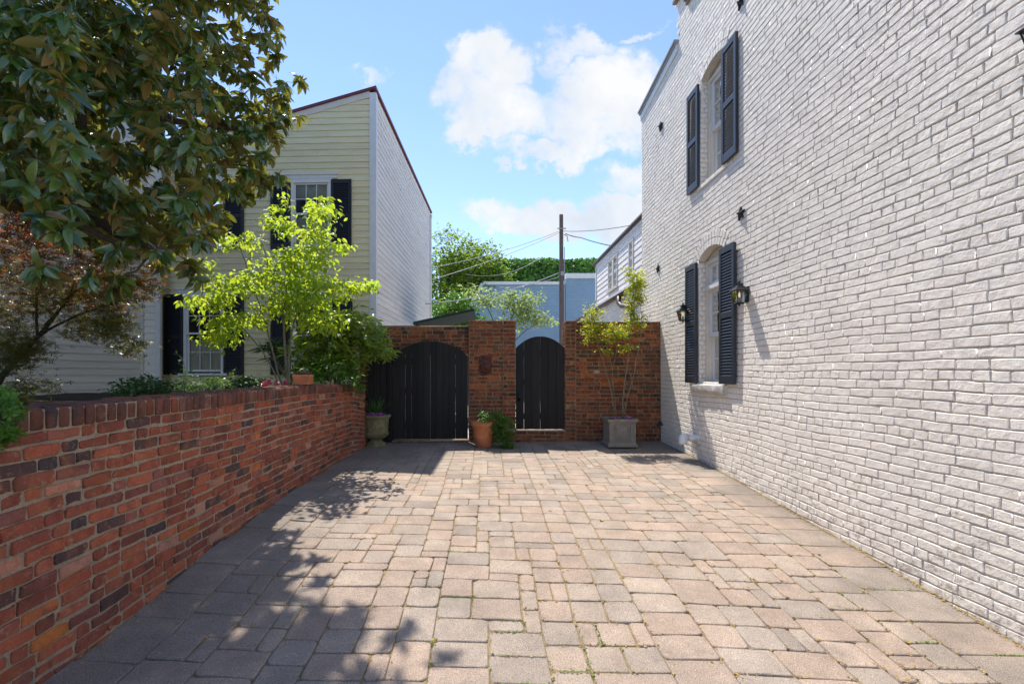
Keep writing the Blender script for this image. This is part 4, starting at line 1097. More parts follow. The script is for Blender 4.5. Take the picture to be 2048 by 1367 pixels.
# ---------------------------------------------------------------- magnolia
def magnolia():
    t=empty('magnolia_tree',(-5.0,3.9,1.15),'large magnolia with glossy dark green leaves with rusty undersides overhanging the top left','tree')
    poly=[(-900,-1500),(640,-1500),(680,-300),(560,-40),(540,10),(560,55),(575,90),(560,110),(592,150),(575,185),(600,222),(580,266),(540,288),(555,318),(570,350),(540,378),(512,376),(492,412),(460,430),(437,455),(387,488),(350,494),(335,530),(290,508),(250,525),(200,516),(165,480),(120,460),(60,430),(0,410),(-300,430),(-900,500)]
    A=[]
    tries=0
    while len(A)<2150 and tries<200000:
        tries+=1
        px=rng.uniform(-500,680); py=rng.uniform(-900,560)
        if not inpoly(px,py,poly): continue
        lo,hi=(4.7,5.9) if px>430 else ((3.3,5.6) if px>150 else (2.5,5.2))
        Y=rng.uniform(lo,hi)
        p=at(px,py,Y)
        if p[2]>7.2 or p[2]<1.9 or p[0]<-5.6: continue
        # airy zone between the limbs
        if -50<px<300 and 195<py<375 and rng.random()<.1: continue
        if py<0 and rng.random()<.45: continue
        if px<0 and rng.random()<.5: continue
        A.append(p)
    C=ell((-2.7,5.0,6.6),(1.35,.95,.85),330); C=np.concatenate([C,ell((-3.2,4.0,5.9),(1.5,.8,.8),160)])
    for p in C:
        px=VX+p[0]/p[1]*FPX; py=VY-(p[2]-CH)/p[1]*FPX
        if py<-30 or inpoly(px,py,poly): A.append(p)
    extra=[at(*q) for q in ((390,535,3.9),(402,560,3.9),(375,520,3.9),(240,555,3.4),(180,545,3.3),(90,540,3.3),(75,530,3.2),(225,575,3.4),(600,150,5.2),(606,165,5.2),(596,228,5.3),(575,362,5.2))]
    A=np.array(A+extra)
    limbs=[([(-5.0,3.9,1.1),(-4.95,3.85,2.2),(-4.8,3.9,3.2),(-4.6,4.1,4.3),(-4.2,4.3,5.6)],.16,.07),
           ([(-4.9,3.88,2.4),at(-60,405,3.75),at(20,392,3.7),at(95,382,3.65),at(165,425,3.6),at(240,470,3.6),at(330,505,3.7)],.085,.030),
           ([at(100,385,3.65),at(250,420,4.1),at(420,400,4.9)],.045,.018),
           ([(-4.85,3.9,2.7),at(-60,235,3.9),at(0,180,3.8),at(70,158,3.8),at(150,178,4.0),at(320,240,4.5),at(480,260,5.1)],.075,.022),
           ([at(40,400,3.7),at(110,430,3.5),at(210,470,3.4),at(290,520,3.5)],.035,.014),
           ([at(60,160,3.8),at(180,60,4.2),at(400,20,5.0)],.05,.02),
           ([(-4.7,4.0,3.8),(-3.8,4.3,5.0),(-2.7,4.7,5.8)],.06,.02),
           ([at(165,175,4.0),at(168,230,3.9),at(165,280,3.9)],.03,.02)]
    mbT=MB(); D=grow(mbT,limbs,A,rt=.0055)
    part('trunk',mbT,M['bark'],t,smooth=True)
    n=len(A); T=tmpl_leaf(6,.30,.30,.19,.62)
    P=[];DD=[];U=[];L=[];
    for i in range(n):
        d=D[i]*.7+np.array([0,0,.35])+rng.normal(0,.2,3); d/=np.linalg.norm(d)
        a=np.cross(d,rdir(1)[0]); a/=np.linalg.norm(a); b=np.cross(d,a); k=rng.integers(9,14); ph=rng.random()*6.28
        for j in range(k):
            th=ph+j*2.4; sp=math.radians(rng.uniform(35,105))
            q=d*math.cos(sp)+(a*math.cos(th)+b*math.sin(th))*math.sin(sp)
            q=q+np.array([0,0,-.45-.4*rng.random()])
            o_=A[i]-np.array([-3.9,5.2,4.0]); o_/=np.linalg.norm(o_)
            P.append(A[i]-d*rng.uniform(0,.07)); DD.append(q); U.append(d*.8+o_*(.35 if A[i][0]/A[i][1]<-.62 else .05)+np.array([0,0,.35])+rng.normal(0,.45,3)); L.append(rng.uniform(.075,.155))
    mb=MB(); place(mb,T,P,DD,U,L,rng.random(len(P)))
    part('crown',mb,M['magnolia'],t,smooth=True)
magnolia()

def tree(name,label,cat,base,limbs,A,leafT,leafM,barkM,per,spread,Lr,rf=None,droop=.4,rt=.004,sides=5,upn=.9,wr=None,group=None,pull=.3):
    t=empty(name,base,label,cat,group); mbT=MB(); D=grow(mbT,limbs,A,rt=rt,sides=sides,pull=pull)
    part('trunk',mbT,barkM,t,smooth=True)
    n=len(A); k=per; idx=np.repeat(np.arange(n),k); m=len(idx)
    P=np.asarray(A)[idx]+rng.normal(0,spread,(m,3))*np.array([1,1,.6])
    out=rdir(m); out[:,2]=out[:,2]*.4-droop
    U=np.array([0,0,1.])*upn+rng.normal(0,.35,(m,3))
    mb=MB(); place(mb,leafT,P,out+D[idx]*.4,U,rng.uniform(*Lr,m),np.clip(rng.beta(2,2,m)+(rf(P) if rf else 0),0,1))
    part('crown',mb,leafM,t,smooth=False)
    return t
# ---------------------------------------------------------------- bright dogwood
def dogwood():
    blobs=[((612,470),(50,34),22),((645,425),(42,18),13),((560,440),(45,22),9),((600,520),(90,26),38),((655,565),(70,14),20),((710,572),(30,7),8),((685,493),(40,8),6),((480,480),(55,13),12),((545,560),(85,28),34),((460,565),(70,18),22),((420,602),(70,10),18),((620,590),(85,24),34),((480,640),(80,16),26),((450,672),(45,10),12),((740,570),(14,5),4),((400,528),(25,8),4),((640,640),(50,25),14),((560,610),(60,25),20),((655,410),(12,12),3),((565,410),(10,14),3)]
    A=[]
    for (cx,cy),(rx,ry),n in blobs:
        for _ in range(int(n*1.35)):
            v=rdir(1)[0]*rng.random()**.4; A.append(at(cx+v[0]*rx,cy+v[1]*ry,6.2+v[2]*.75))
    A=np.array(A)
    b=(-2.62,6.2,1.18)
    limbs=[([b,(-2.64,6.2,1.6),at(565,640,6.2),at(575,560,6.2),at(600,470,6.25)],.022,.006),
           ([(-2.58,6.15,1.18),at(577,700,6.15),at(590,620,6.1),at(640,560,6.0),at(690,560,5.9)],.018,.004),
           ([(-2.66,6.2,1.2),at(545,705,6.2),at(530,640,6.3),at(500,560,6.35),at(478,480,6.4)],.016,.004),
           ([(-2.66,6.15,1.2),at(540,720,6.1),at(490,660,6.0),at(420,600,5.9)],.012,.004),
           ([at(565,640,6.2),at(545,560,6.4),at(520,470,6.5)],.010,.004)]
    tree('dogwood_tree','young multi-stemmed tree with bright yellow-green backlit leaves behind the left brick wall','tree',b,limbs,A,tmpl_leaf(3,.22,.30,.27),M['dogwood'],M['barkgrey'],12,.07,(.05,.095),droop=.45,rt=.0028,upn=1.0)
dogwood()
# ---------------------------------------------------------------- japanese maple
def maple():
    blobs=[((60,470),(90,50),60),((180,500),(120,45),80),((40,540),(80,40),40),((110,600),(110,35),45),((230,590),(60,45),50),((200,650),(80,30),50),((140,570),(120,30),40),((30,680),(60,40),45),((30,800),(50,25),16),((60,770),(45,12),10),((280,560),(35,40),16),((250,690),(45,14),10),((10,620),(40,40),16),((20,720),(45,25),22)]
    A=[]
    for (cx,cy),(rx,ry),n in blobs:
        for _ in range(int(n*.95)):
            v=rdir(1)[0]*rng.random()**.4; A.append(at(cx+v[0]*rx,cy+v[1]*ry,5.1+v[2]*.9-(.0 if cx>100 else .3)))
    b=(-5.0,4.7,1.18)
    limbs=[([b,at(0,745,4.8),at(60,690,4.9),at(110,640,5.0),at(150,560,5.1)],.035,.008),
           ([at(30,705,4.85),at(85,660,5.0),at(150,635,5.1),at(240,600,5.3)],.018,.005),
           ([at(75,670,4.9),at(75,600,5.0),at(60,520,5.1)],.014,.005),([at(90,650,5.0),at(135,600,5.0),at(200,520,5.1)],.014,.005)]
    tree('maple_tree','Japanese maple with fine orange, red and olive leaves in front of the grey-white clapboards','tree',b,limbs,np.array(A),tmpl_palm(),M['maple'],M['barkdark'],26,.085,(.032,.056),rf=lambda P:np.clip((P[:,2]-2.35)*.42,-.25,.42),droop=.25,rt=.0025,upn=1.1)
maple()
# ---------------------------------------------------------------- shrubs behind the left wall
def shrub(name,label,base,blobs,Y,dY,T,leafM,per,spread,Lr,droop=.1,stems=5,barkM=None,group=None,upn=.9,dens=1.0):
    A=[]
    for (cx,cy),(rx,ry),n in blobs:
        for _ in range(int(n*dens)):
            v=rdir(1)[0]*rng.random()**.4; A.append(at(cx+v[0]*rx,cy+v[1]*ry,Y+v[2]*dY))
    A=np.array(A); top=A[:,2].max(); c=A.mean(0)
    limbs=[([(base[0]+rng.normal(0,.04),base[1]+rng.normal(0,.04),base[2]),(base[0]*.6+c[0]*.4+rng.normal(0,.05),base[1]+rng.normal(0,.06),base[2]*.5+c[2]*.5),tuple(A[rng.integers(len(A))])],.012,.004) for _ in range(stems)]
    return tree(name,label,'shrub',base,limbs,A,T,leafM,barkM or M['barkgrey'],per,spread,Lr,droop=droop,rt=.0025,upn=upn,group=group)
TL=tmpl_leaf(3,.25,.25,.2); TS=tmpl_leaf(2,.25,.2,.32)
shrub('laurel_shrub','big leafy laurel shrub with yellow-green pointed leaves bulging over the wall beside the gate',(-2.3,7.2,1.18),[((655,670),(65,45),70),((700,655),(60,35),60),((740,690),(42,40),50),((610,720),(40,50),35),((680,720),(60,35),40),((765,690),(14,20),8),((640,640),(30,15),10)],7.1,.5,TL,M['aucuba'],9,.07,(.09,.15),droop=.15)
shrub('hydrangea_shrub','low mid-green leafy shrub spilling onto the end of the left brick wall',(-2.25,6.7,1.18),[((650,735),(60,28),34),((700,750),(25,30),26),((625,755),(30,15),10),((712,770),(12,14),6)],6.6,.35,TS,M['midgreen'],8,.05,(.05,.09),droop=.2)
shrub('yucca_plant','small spiky dark plant behind the thin stems of the bright tree',(-2.9,7.2,1.18),[((548,700),(22,18),7)],7.2,.15,tmpl_leaf(3,.2,.25,.06),M['dkgreen'],12,.02,(.16,.24),droop=-.05,upn=.4)
shrub('ivy_bush','dark glossy round bush peeping over the wall, sunlit at its left end',(-2.75,3.7,1.18),[((255,780),(38,18),42),((300,772),(45,18),55),((325,778),(28,14),22)],3.7,.25,TS,M['dkgreen'],9,.035,(.025,.045),droop=.1,stems=3)
shrub('fern_plant','feathery light green low plants along the wall top between the bushes',(-2.6,4.4,1.18),[((380,775),(45,12),34),((430,768),(28,12),22),((375,757),(8,14),4)],4.5,.2,tmpl_leaf(2,.2,.3,.14),M['midgreen'],12,.04,(.03,.06),droop=-.05,stems=4)
shrub('ivy_bush','second dark green bush low behind the wall cap under the lower window',(-2.75,5.3,1.18),[((480,765),(50,9),34),((520,762),(14,8),8)],5.3,.25,TS,M['dkgreen'],9,.045,(.04,.065),droop=.1,stems=3)
def vinelet(px,py,px2,py2,Y,label):
    A=at(px,py,Y); B=at(px2,py2,Y); C=(A+B)/2+np.array([.02,0,.05]); t=empty('climbing_tendril',tuple(A),label,'plant','thin tendrils rising from the planting')
    mb=MB(); mb.tube([A,C,B],[.003,.002,.0012],5); part('stem',mb,M['barkgrey'],t)
    n=14; k=rng.random(n)[:,None]; P=A*(1-k)+B*k; mb=MB(); place(mb,TS,P,rdir(n),np.tile([0,0,1.],(n,1)),rng.uniform(.02,.04,n),rng.random(n)); part('leaves',mb,M['midgreen'],t)
vinelet(372,752,352,705,4.6,'leafy tendril curling up in front of the left black shutter'); vinelet(425,765,428,735,4.6,'short tendril in front of the lower window sill'); vinelet(452,765,474,733,4.8,'tendril leaning right in front of the second black shutter')
shrub('geranium_plant','lobed bright green leaves hanging over the wall top at the left edge',(-2.12,1.95,1.36),[((8,815),(26,22),12),((12,860),(22,30),14),((-30,830),(40,40),16),((2,790),(18,8),4)],1.95,.09,tmpl_palm(5,2.6,.62),M['midgreen'],5,.02,(.035,.055),droop=.15,stems=3,upn=.3)

# ---------------------------------------------------------------- pots
def urn():
    c=(-1.80,7.68,.333); t=empty('stone_urn',c,'mossy cast stone urn with fluted bowl standing at the end of the left wall','urn')
    prof=[(.165,0),(.165,.03),(.150,.045),(.150,.055),(.115,.075),(.090,.10),(.092,.115),(.125,.13),(.175,.165),(.200,.205),(.205,.225),(.190,.235),(.188,.26),(.192,.34),(.200,.42),(.205,.45),(.225,.475),(.235,.49),(.235,.505),(.222,.515),(.195,.512),(.185,.49),(.18,.46)]
    def mod(i,th):
        if 7<=i<=10: return .022*np.abs(np.sin(th*14))
        if 12<=i<=14: return .008*np.sin(th*20)*np.sin(i*1.9)+.012*np.abs(np.cos(th*8))
        return 0*th
    mb=MB(); mb.lathe(prof,c,112,mod,cap=True); part('bowl',mb,M['urn'],t,smooth=True,sharp=60)
    mb=MB(); mb.lathe([(.0005,.475),(.178,.47)],c,24,cap=False); part('soil',mb,M['soil'],t)
    # ornamental grass
    g=empty('grass_plant',(c[0],c[1],c[2]+.47),'tuft of long green strap leaves growing in the mossy urn','plant')
    n=70; mb=MB(); P=np.array([c[0],c[1],c[2]+.47])+rng.normal(0,.025,(n,3))*[1,1,.0]; D=np.stack([rng.normal(0,.33,n),rng.normal(0,.33,n),np.ones(n)],1)
    place(mb,tmpl_leaf(6,.3,.35,.022),P,D,rdir(n)*[1,1,.1],rng.uniform(.18,.36,n),rng.random(n)); part('leaves',mb,M['grassblade'],g)
    flowers('pansy_plant','purple pansies around the rim of the mossy urn',[(c[0]+.13*math.cos(a),c[1]-.13*abs(math.sin(a)),c[2]+.53) for a in np.linspace(.1,3.0,6)],M['purple'],.028)
def flowers(name,label,pts,mt,r):
    t=empty(name,tuple(pts[0]),label,'flowers'); ml=MB()
    for p in pts:
        mb=MB()
        for _ in range(3):
            q=np.array(p)+rng.normal(0,.011,3); k=6
            D=np.stack([np.cos(np.arange(k)*2*PI/k),np.full(k,-.25),np.sin(np.arange(k)*2*PI/k)],1)+rng.normal(0,.15,(k,3))
            place(mb,tmpl_leaf(2,.1,.1,.42),np.tile(q,(k,1)),D,np.tile([0,-1.,.2],(k,1)),np.full(k,r),rng.random(k))
        part('bloom',mb,mt,t)
        n=10; place(ml,TS,np.tile(p,(n,1))+rng.normal(0,.025,(n,3))+[0,.01,-.035],rdir(n),np.tile([0,-.3,1.],(n,1)),rng.uniform(.02,.04,n),rng.random(n))
    part('foliage',ml,M['dkgreen'],t)
urn()
def terracotta():
    c=(-.045,7.56,.345); t=empty('terracotta_pot',c,'round terracotta pot with a thick rim in front of the central pillar','flower pot')
    prof=[(.125,0),(.133,.01),(.158,.14),(.160,.145),(.164,.15),(.162,.158),(.186,.33),(.205,.335),(.212,.345),(.214,.40),(.206,.412),(.192,.41),(.186,.36)]
    mb=MB(); mb.lathe(prof,c,48); part('pot',mb,M['terracotta'],t,smooth=True,flatn=14)
    mb=MB(); mb.lathe([(.0005,.375),(.187,.37)],c,24,cap=False); part('soil',mb,M['soil'],t)
    shrub('trailing_plant','green trailing plant spilling over the right side of the round terracotta pot',(c[0],c[1],c[2]+.38),[((985,833),(30,16),40),((1008,850),(22,24),50),((1012,878),(18,20),34),((995,862),(16,18),30),((1018,891),(14,7),12),((968,830),(12,7),8)],7.42,.15,tmpl_leaf(2,.2,.2,.36),M['midgreen'],14,.026,(.024,.046),droop=.2,stems=4)
terracotta()
def planter():
    x0,x1,y0,y1,z0,h=1.93,2.35,7.38,7.80,.365,.44
    t=empty('square_planter',((x0+x1)/2,(y0+y1)/2,z0),'grey square cast stone planter with a leaf relief panel against the back wall','planter')
    cx,cy=(x0+x1)/2,(y0+y1)/2; hw=(x1-x0)/2
    prof=[(1.10,0),(1.10,.035),(1.06,.05),(1.0,.06),(.985,.08),(.985,.36),(1.0,.37),(1.05,.385),(1.12,.405),(1.13,.44),(1.03,.44),(.98,.40)]
    mb=MB(); V=[];
    for s,z in prof:
        for a,b in ((-1,-1),(1,-1),(1,1),(-1,1)): V.append((cx+a*hw*s,cy+b*hw*s,z0+z))
    mb.add(V,[(3,2,1,0)]+[(k*4+i,k*4+(i+1)%4,k*4+4+(i+1)%4,k*4+4+i) for k in range(len(prof)-1) for i in range(4)]+[tuple((len(prof)-1)*4+i for i in range(4))])
    part('box',mb,M['planter'],t,bevel=.004)
    yf=cy-hw*.985
    mb=MB()
    for k,(e,d) in enumerate(((.135,.018),(.105,.012))):
        wd=.014
        mb.box((cx-e,yf-d,z0+.22-e),(cx+e,yf+.002,z0+.22-e+wd)); mb.box((cx-e,yf-d,z0+.22+e-wd),(cx+e,yf+.002,z0+.22+e)); mb.box((cx-e,yf-d+.001,z0+.22-e+wd),(cx-e+wd,yf+.002,z0+.22+e-wd)); mb.box((cx+e-wd,yf-d+.001,z0+.22-e+wd),(cx+e,yf+.002,z0+.22+e-wd))
    for xx in (-.175,.175): mb.box((cx+xx-.008,yf-.007,z0+.08),(cx+xx+.008,yf+.002,z0+.36))
    part('panel_frame',mb,M['planter'],t,bevel=.002)
    mb=MB()
    for k in range(8):
        th=k*PI/4+.39*0; L=.08 if k%2==0 else .10
        n=6
        for j in range(n):
            pass
        d=np.array([math.cos(th),0,math.sin(th)]); s=np.array([-math.sin(th),0,math.cos(th)]); o=np.array([cx,yf,z0+.22]); R=[]
        for tt,w,hh in ((.1,.006,.008),(.4,.022,.022),(.75,.026,.022),(.97,.008,.008)):
            R+=[o+d*L*tt-s*w,o+d*L*tt-np.array([0,hh,0]),o+d*L*tt+s*w]
        mb.add(R,[(a*3+b,a*3+3+b,a*3+4+b,a*3+1+b) for a in range(3) for b in range(2)])
    mb.lathe([(.001,-.012),(.014,-.008),(.016,.0)],(0,0,0),12); V=mb.v[-1]; mb.v[-1]=np.stack([cx+V[:,0],yf+V[:,2],z0+.22+V[:,1]],1)
    part('leaf_relief',mb,M['planter'],t,smooth=True)
    mb=MB(); mb.box((cx-hw*.97,cy-hw*.97,z0+.30),(cx+hw*.97,cy+hw*.97,z0+.42)); part('soil',mb,M['soil'],t)
    # crepe myrtle
    blobs=[((1185,630),(22,30),22),((1180,660),(22,28),22),((1215,665),(28,25),18),((1240,665),(26,22),18),((1270,640),(26,24),22),((1268,600),(22,30),30),((1275,560),(20,22),22),((1252,695),(20,10),6),((1210,700),(12,8),4),((1262,545),(14,10),5),((1280,575),(14,30),10)]
    A=[]
    for (a,b),(rx,ry),n in blobs:
        for _ in range(int(n*1.5)):
            v=rdir(1)[0]*rng.random()**.45; A.append(at(a+v[0]*rx*.95,b+v[1]*ry*.95,7.55+v[2]*.22))
    b0=(2.14,7.6,z0+.41)
    limbs=[([(2.10,7.58,z0+.41),at(1215,745,7.55),at(1195,690,7.55),at(1180,620,7.5)],.010,.004),([(2.12,7.6,z0+.41),at(1222,760,7.6),at(1232,700,7.6),at(1245,655,7.6)],.007,.003),
           ([(2.19,7.6,z0+.41),at(1248,760,7.6),at(1262,680,7.6),at(1270,600,7.6),at(1275,545,7.6)],.010,.004),([(2.2,7.6,z0+.41),at(1262,770,7.6),at(1280,690,7.6),at(1285,620,7.6)],.010,.004)]
    tree('myrtle_tree','thin-stemmed young tree with sparse yellow-green leaves growing in the square planter','tree',b0,limbs,np.array(A),tmpl_leaf(2,.2,.2,.30),M['crepe'],M['barkgrey'],15,.036,(.030,.055),droop=.05,rt=.0018)
    flowers('pansy_plant','purple pansies in the front right of the square stone planter',[(2.27,7.42,z0+.46),(2.23,7.42,z0+.45),(2.05,7.43,z0+.44)],M['purple'],.028)
planter()
def troughpot():
    c=np.array([-2.055,5.27,1.392]); t=empty('terracotta_trough',tuple(c),'small ribbed rectangular terracotta trough standing on the left wall cap','planter')
    an=math.radians(12); ca,sa=math.cos(an),math.sin(an)
    def R(p): p=np.asarray(p,float); return np.stack([c[0]+p[:,0]*ca-p[:,1]*sa,c[1]+p[:,0]*sa+p[:,1]*ca,c[2]+p[:,2]],1)
    mb=MB(); hx,hy=.085,.16; V=[]
    for s,z in ((.92,.0),(.92,.006),(.98,.085),(1.03,.086),(1.03,.108),(.96,.108),(.94,.09)): V+=[(-hx*s,-hy*s,z),(hx*s,-hy*s,z),(hx*s,hy*s,z),(-hx*s,hy*s,z)]
    mb.add(R(V),[(3,2,1,0)]+[(k*4+i,k*4+(i+1)%4,k*4+4+(i+1)%4,k*4+4+i) for k in range(6) for i in range(4)]+[(24,25,26,27)])
    for x in np.linspace(-.07,.07,9): mb.box((x-.004,-hy*.975-.003,.008),(x+.004,-hy*.93,.083),F=R)
    for y in np.linspace(-.14,.14,16): mb.box((hx*.93,y-.004,.008),(hx*.975+.003,y+.004,.083),F=R)
    part('trough',mb,M['terracotta'],t)
    g=empty('succulent_plant',tuple(c+[0,0,.1]),'low grey-brown succulents growing in the small terracotta trough','plant')
    n=260; P=R(np.column_stack([rng.uniform(-.07,.07,n),rng.uniform(-.14,.14,n),rng.uniform(.095,.12,n)])); D=rdir(n); D[:,2]=abs(D[:,2])+.3
    mb=MB(); place(mb,TS,P,D,rdir(n),rng.uniform(.012,.04,n),rng.random(n)); part('leaves',mb,simple('succulent',(.12,.10,.055),.7),g)
    mb=MB(); o=R(np.array([(.0,-.02,.125)]))[0]; mb.lathe([(.001,-.03),(.026,-.018),(.034,.0),(.028,.022),(.001,.034)],o,16,lambda i,th:.1*np.cos(th*8)); part('cactus',mb,simple('cactus',(.16,.10,.06),.8,60,.3),g,smooth=True)
troughpot()
flowers('begonia_plant','bright pink begonias on the wall cap left of the terracotta trough',[at(530,768,4.95),at(537,765,5.0),at(552,767,5.1),at(572,763,5.2)],M['pink'],.026)

# ---------------------------------------------------------------- trees beyond the wall
def fartrees():
    T=tmpl_small(.34,.3)
    A=np.concatenate([ell((-1.6,24,7.0),(2.3,2.0,2.0),150,.2),ell((-.6,24.5,7.3),(1.5,1.2,1.2),60),ell((.2,24,6.4),(.9,.8,.9),50),ell((-.2,24,5.6),(.8,.8,.7),40),ell((-2.6,24,5.4),(1.6,1.5,1.8),90)])
    limbs=[([(-2.6,24,.35),(-2.5,24,3.4),(-2.2,24,5.5),(-1.6,24,7.6)],.20,.05),([(-2.45,24,4.0),(-1.4,24.1,5.8),(-.4,24.2,7.2)],.11,.03),([(-2.4,24,4.2),(-3.2,24,6.2)],.10,.03)]
    tree('street_tree','tall light green leafy tree beyond the gate wall, left of the ivy wall','tree',(-2.6,24,.35),limbs,A,T,M['treeleaf'],M['barkdark'],24,.26,(.12,.22),droop=.2,rt=.018)
    A=np.concatenate([ell((-1.5,20,3.9),(1.3,1.0,1.1),90,.2),ell((-.6,20,3.4),(.8,.8,.7),40),ell((-1.0,20,4.6),(.7,.7,.5),24)])
    limbs=[([(-.55,20,.35),(-.75,20,2.4),(-.95,20,4.2)],.16,.06),([(-.75,20,2.6),(-1.6,20,4.4)],.09,.03)]
    tree('street_tree','darker bushy tree with a leaning grey trunk beneath the tall light green one','tree',(-.55,20,.35),limbs,A,T,M['ivy'],M['barkgrey'],24,.20,(.10,.18),droop=.2,rt=.014)
    A=[]
    for (a,b),(rx,ry),n in (((1045,595),(45,20),28),((1040,625),(55,22),40),((1080,640),(28,14),18),((985,600),(45,14),22),((960,580),(30,12),8),((1020,650),(30,14),14)):
        for _ in range(n):
            v=rdir(1)[0]*rng.random()**.5; A.append(at(a+v[0]*rx,b+v[1]*ry,10.6+v[2]*.5))
    limbs=[([(.35,10.6,.35),(.38,10.6,1.8),at(1020,640,10.6),at(1050,590,10.6)],.03,.008),([(.38,10.6,1.9),at(985,630,10.5),at(955,585,10.5)],.018,.006),([(.4,10.6,2.0),at(1060,650,10.6),at(1095,640,10.6)],.015,.005)]
    tree('dogwood_tree','small pale variegated tree rising just behind the central brick pillar','tree',(.35,10.6,.35),limbs,np.array(A),tmpl_leaf(2,.2,.2,.28),M['variegated'],M['barkgrey'],15,.10,(.06,.12),droop=.1,rt=.004)
    # ivy covering
    n=17000; P=np.column_stack([rng.uniform(-2.0,9.5,n),30-rng.random(n)**2*.35,rng.uniform(4.2,8.9,n)])
    P[:,2]+=.03*np.sin(P[:,0]*2.3)+.02*np.sin(P[:,0]*5.1); P[:,1]-=.12*(np.sin(P[:,0]*2.9+P[:,2]*1.7)+np.sin(P[:,0]*1.3-P[:,2]*3.1))
    D=rdir(n)*[1,.4,.5]-np.array([0,.2,.6]); U=np.tile([0,-1.,.5],(n,1))+rng.normal(0,.45,(n,3))
    mb=MB(); place(mb,tmpl_small(.42,.2),P,D,U,rng.uniform(.12,.26,n),rng.random(n)); part('ivy',mb,M['ivy'],iv)
fartrees()

# a few fallen leaves
for k,(px,py,l) in enumerate(((1096,1021,'pale fallen leaf lying near the middle of the paving'),(1206,1036,'larger pale fallen leaf right of the middle of the paving'),(1637,1077,'small pale fallen leaf near the white house wall'))):
    Y=FPX*1.27/(py-VY); p=at(px,py,Y); p[2]=gz(p[0],p[1])+.008
    mb=MB(); place(mb,tmpl_leaf(4,.5,-.2,.33),[p],[[math.cos(k*2),math.sin(k*2),.05]],[[0,0,1]],[.035+.02*(k==1)],[.95]); tag(mb.build('fallen_leaf',M['litter']),l,'leaf','fallen leaves on the paving')

# ================================================================== CAMERA, LIGHT, SKY
cam=bpy.data.cameras.new('camera'); co=bpy.data.objects.new('camera',cam); COL.objects.link(co)
co.location=(0,0,CH); co.rotation_euler=(PI/2,0,0)
cam.sensor_width=36; cam.lens=36*FPX/2048; cam.shift_x=(1024-VX)/2048; cam.shift_y=(VY-683.5)/2048; cam.clip_end=2000; cam.clip_start=.05
scene.camera=co
L=Vector((.215,-.478,-1)).normalized()       # direction the sunlight travels
elev=math.asin(-L.z); az=math.atan2(-L.x,-L.y) # compass angle of the sun from +Y towards +X
sun=bpy.data.lights.new('sun','SUN'); sun.energy=3.75; sun.angle=math.radians(.5); sun.color=(1,.945,.865)
so=bpy.data.objects.new('sun',sun); COL.objects.link(so); so.rotation_euler=L.to_track_quat('-Z','Y').to_euler(); so.location=(-3,10,15)
w=bpy.data.worlds.new('World'); scene.world=w; w.use_nodes=True; nt=w.node_tree; nt.nodes.clear()
out=nt.nodes.new('ShaderNodeOutputWorld'); bg=nt.nodes.new('ShaderNodeBackground'); nt.links.new(bg.outputs[0],out.inputs[0])
sky=nt.nodes.new('ShaderNodeTexSky'); sky.sky_type='NISHITA'; sky.sun_disc=False; sky.sun_elevation=elev; sky.sun_rotation=az; sky.air_density=1.0; sky.dust_density=0.0; sky.ozone_density=3.0
SKYS=.15; bg.inputs[1].default_value=SKYS
tc=nt.nodes.new('ShaderNodeTexCoord'); sx=nd(nt,'ShaderNodeSeparateXYZ',{0:tc.outputs['Generated']})
yy=mathn(nt,'MAXIMUM',sx.outputs[1],.02)
u=mathn(nt,'DIVIDE',sx.outputs[0],yy); v=mathn(nt,'DIVIDE',sx.outputs[2],yy)
uv=nd(nt,'ShaderNodeCombineXYZ',{0:u,1:v}).outputs[0]
nz=nd(nt,'ShaderNodeTexNoise',{'Vector':uv,'Scale':7.0,'Detail':8.0,'Roughness':.62})
off=nd(nt,'ShaderNodeVectorMath',{0:nz.outputs['Color'],1:(.5,.5,.5)},operation='SUBTRACT')
offs=nd(nt,'ShaderNodeVectorMath',{0:off.outputs[0],'Scale':.22},operation='SCALE')
uvd=nd(nt,'ShaderNodeVectorMath',{0:uv,1:offs.outputs[0]},operation='ADD').outputs[0]
clouds=[(905,150,40,30,.55),(1000,75,40,18,.6),(985,125,85,70,1),(960,175,95,65,.9),(1010,225,110,70,.85),(1235,175,120,85,1.0),(1130,230,110,55,.8),(960,268,90,22,.75),(1110,303,115,24,.85),(1190,245,120,60,.8),(1160,92,80,28,.62),(1110,120,40,30,.5),(1270,360,70,32,.6),(740,145,34,22,.5),(1280,62,55,10,.45),(1120,435,190,40,.95),(1240,425,150,45,.9),(1000,447,90,22,.7),(300,80,160,60,.5),(-300,200,300,120,.6),(1800,200,300,100,.7),(1010,330,20,8,.4)]
acc=None
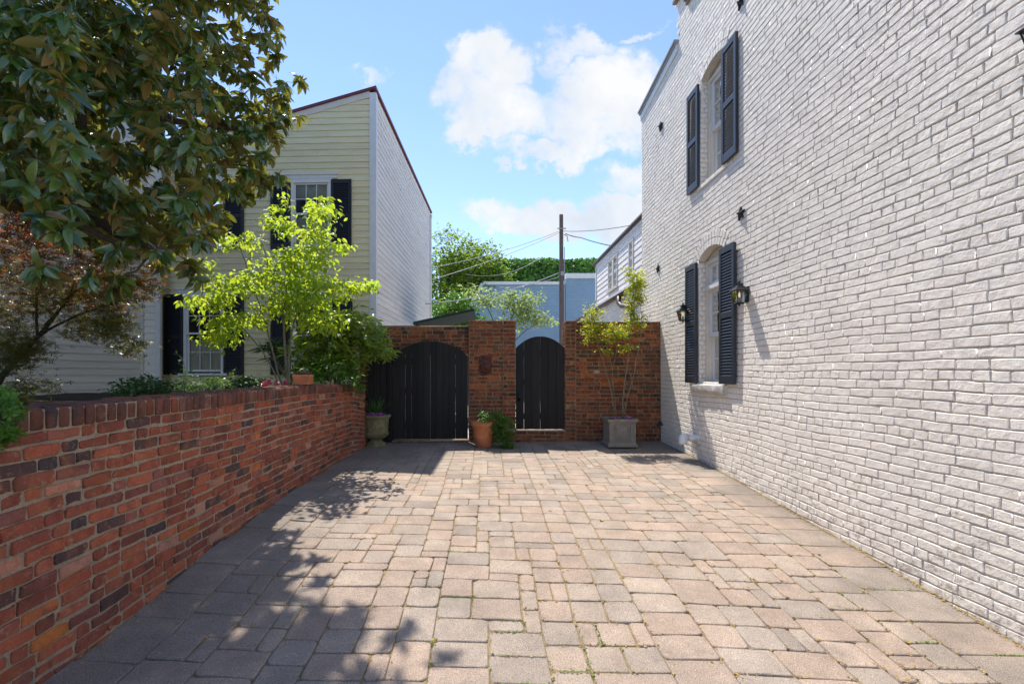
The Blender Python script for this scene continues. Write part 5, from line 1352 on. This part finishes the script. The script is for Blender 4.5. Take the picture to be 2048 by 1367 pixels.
for (cx,cy,rx,ry,s) in clouds:
    c=((cx-VX)/FPX,(VY-cy)/FPX,0); 
    d=nd(nt,'ShaderNodeVectorMath',{0:uvd,1:c},operation='SUBTRACT'); q=nd(nt,'ShaderNodeVectorMath',{0:d.outputs[0],1:(FPX/rx,FPX/ry,0)},operation='MULTIPLY')
    l=nd(nt,'ShaderNodeVectorMath',{0:q.outputs[0]},operation='LENGTH').outputs['Value']
    f=nd(nt,'ShaderNodeMapRange',{0:l,1:1.35,2:.50,3:0.0,4:s},interpolation_type='SMOOTHSTEP').outputs[0]
    acc=f if acc is None else mathn(nt,'MAXIMUM',acc,f)
nz2=nd(nt,'ShaderNodeTexNoise',{'Vector':uv,'Scale':13.0,'Detail':9.0,'Roughness':.6}).outputs['Fac']
acc=mathn(nt,'ADD',acc,mathn(nt,'MULTIPLY',mathn(nt,'SUBTRACT',nz2,.5),mathn(nt,'MULTIPLY',mathn(nt,'MINIMUM',mathn(nt,'MULTIPLY',acc,4.0),1.0),1.7)))
dens=nd(nt,'ShaderNodeMapRange',{0:acc,1:.02,2:.92,3:0.0,4:.96},interpolation_type='SMOOTHSTEP').outputs[0]
fr_=nd(nt,'ShaderNodeMapRange',{0:sx.outputs[1],1:.0,2:.15,3:0.0,4:1.0}).outputs[0]
dens=mathn(nt,'MULTIPLY',dens,fr_)
shade=nd(nt,'ShaderNodeTexNoise',{'Vector':uv,'Scale':5.0,'Detail':5.0,'Roughness':.55}).outputs['Fac']
CL=3.45
ccol=ramp(nt,shade,[(.34,(CL*.74,CL*.81,CL*.90)),(.62,(CL,CL,CL*.99))])
skyc=mix(nt,1,sky.outputs[0],(.93,.875,.89),'MULTIPLY')
final=mix(nt,dens,skyc,ccol)
nt.links.new(final,bg.inputs[0])
# ColorRamp clamps nothing above one, but keep the mix unclamped
for n in nt.nodes:
    if n.bl_idname=='ShaderNodeMix': n.clamp_result=False
scene.view_settings.view_transform='Standard'; scene.view_settings.look='None'; scene.view_settings.exposure=0.96; scene.view_settings.gamma=1
scene.render.engine='CYCLES'; scene.cycles.max_bounces=6; scene.cycles.diffuse_bounces=3; scene.cycles.glossy_bounces=3; scene.cycles.transmission_bounces=4; scene.cycles.transparent_max_bounces=12
for o in bpy.data.objects:
    if '_w' in o: del o['_w']
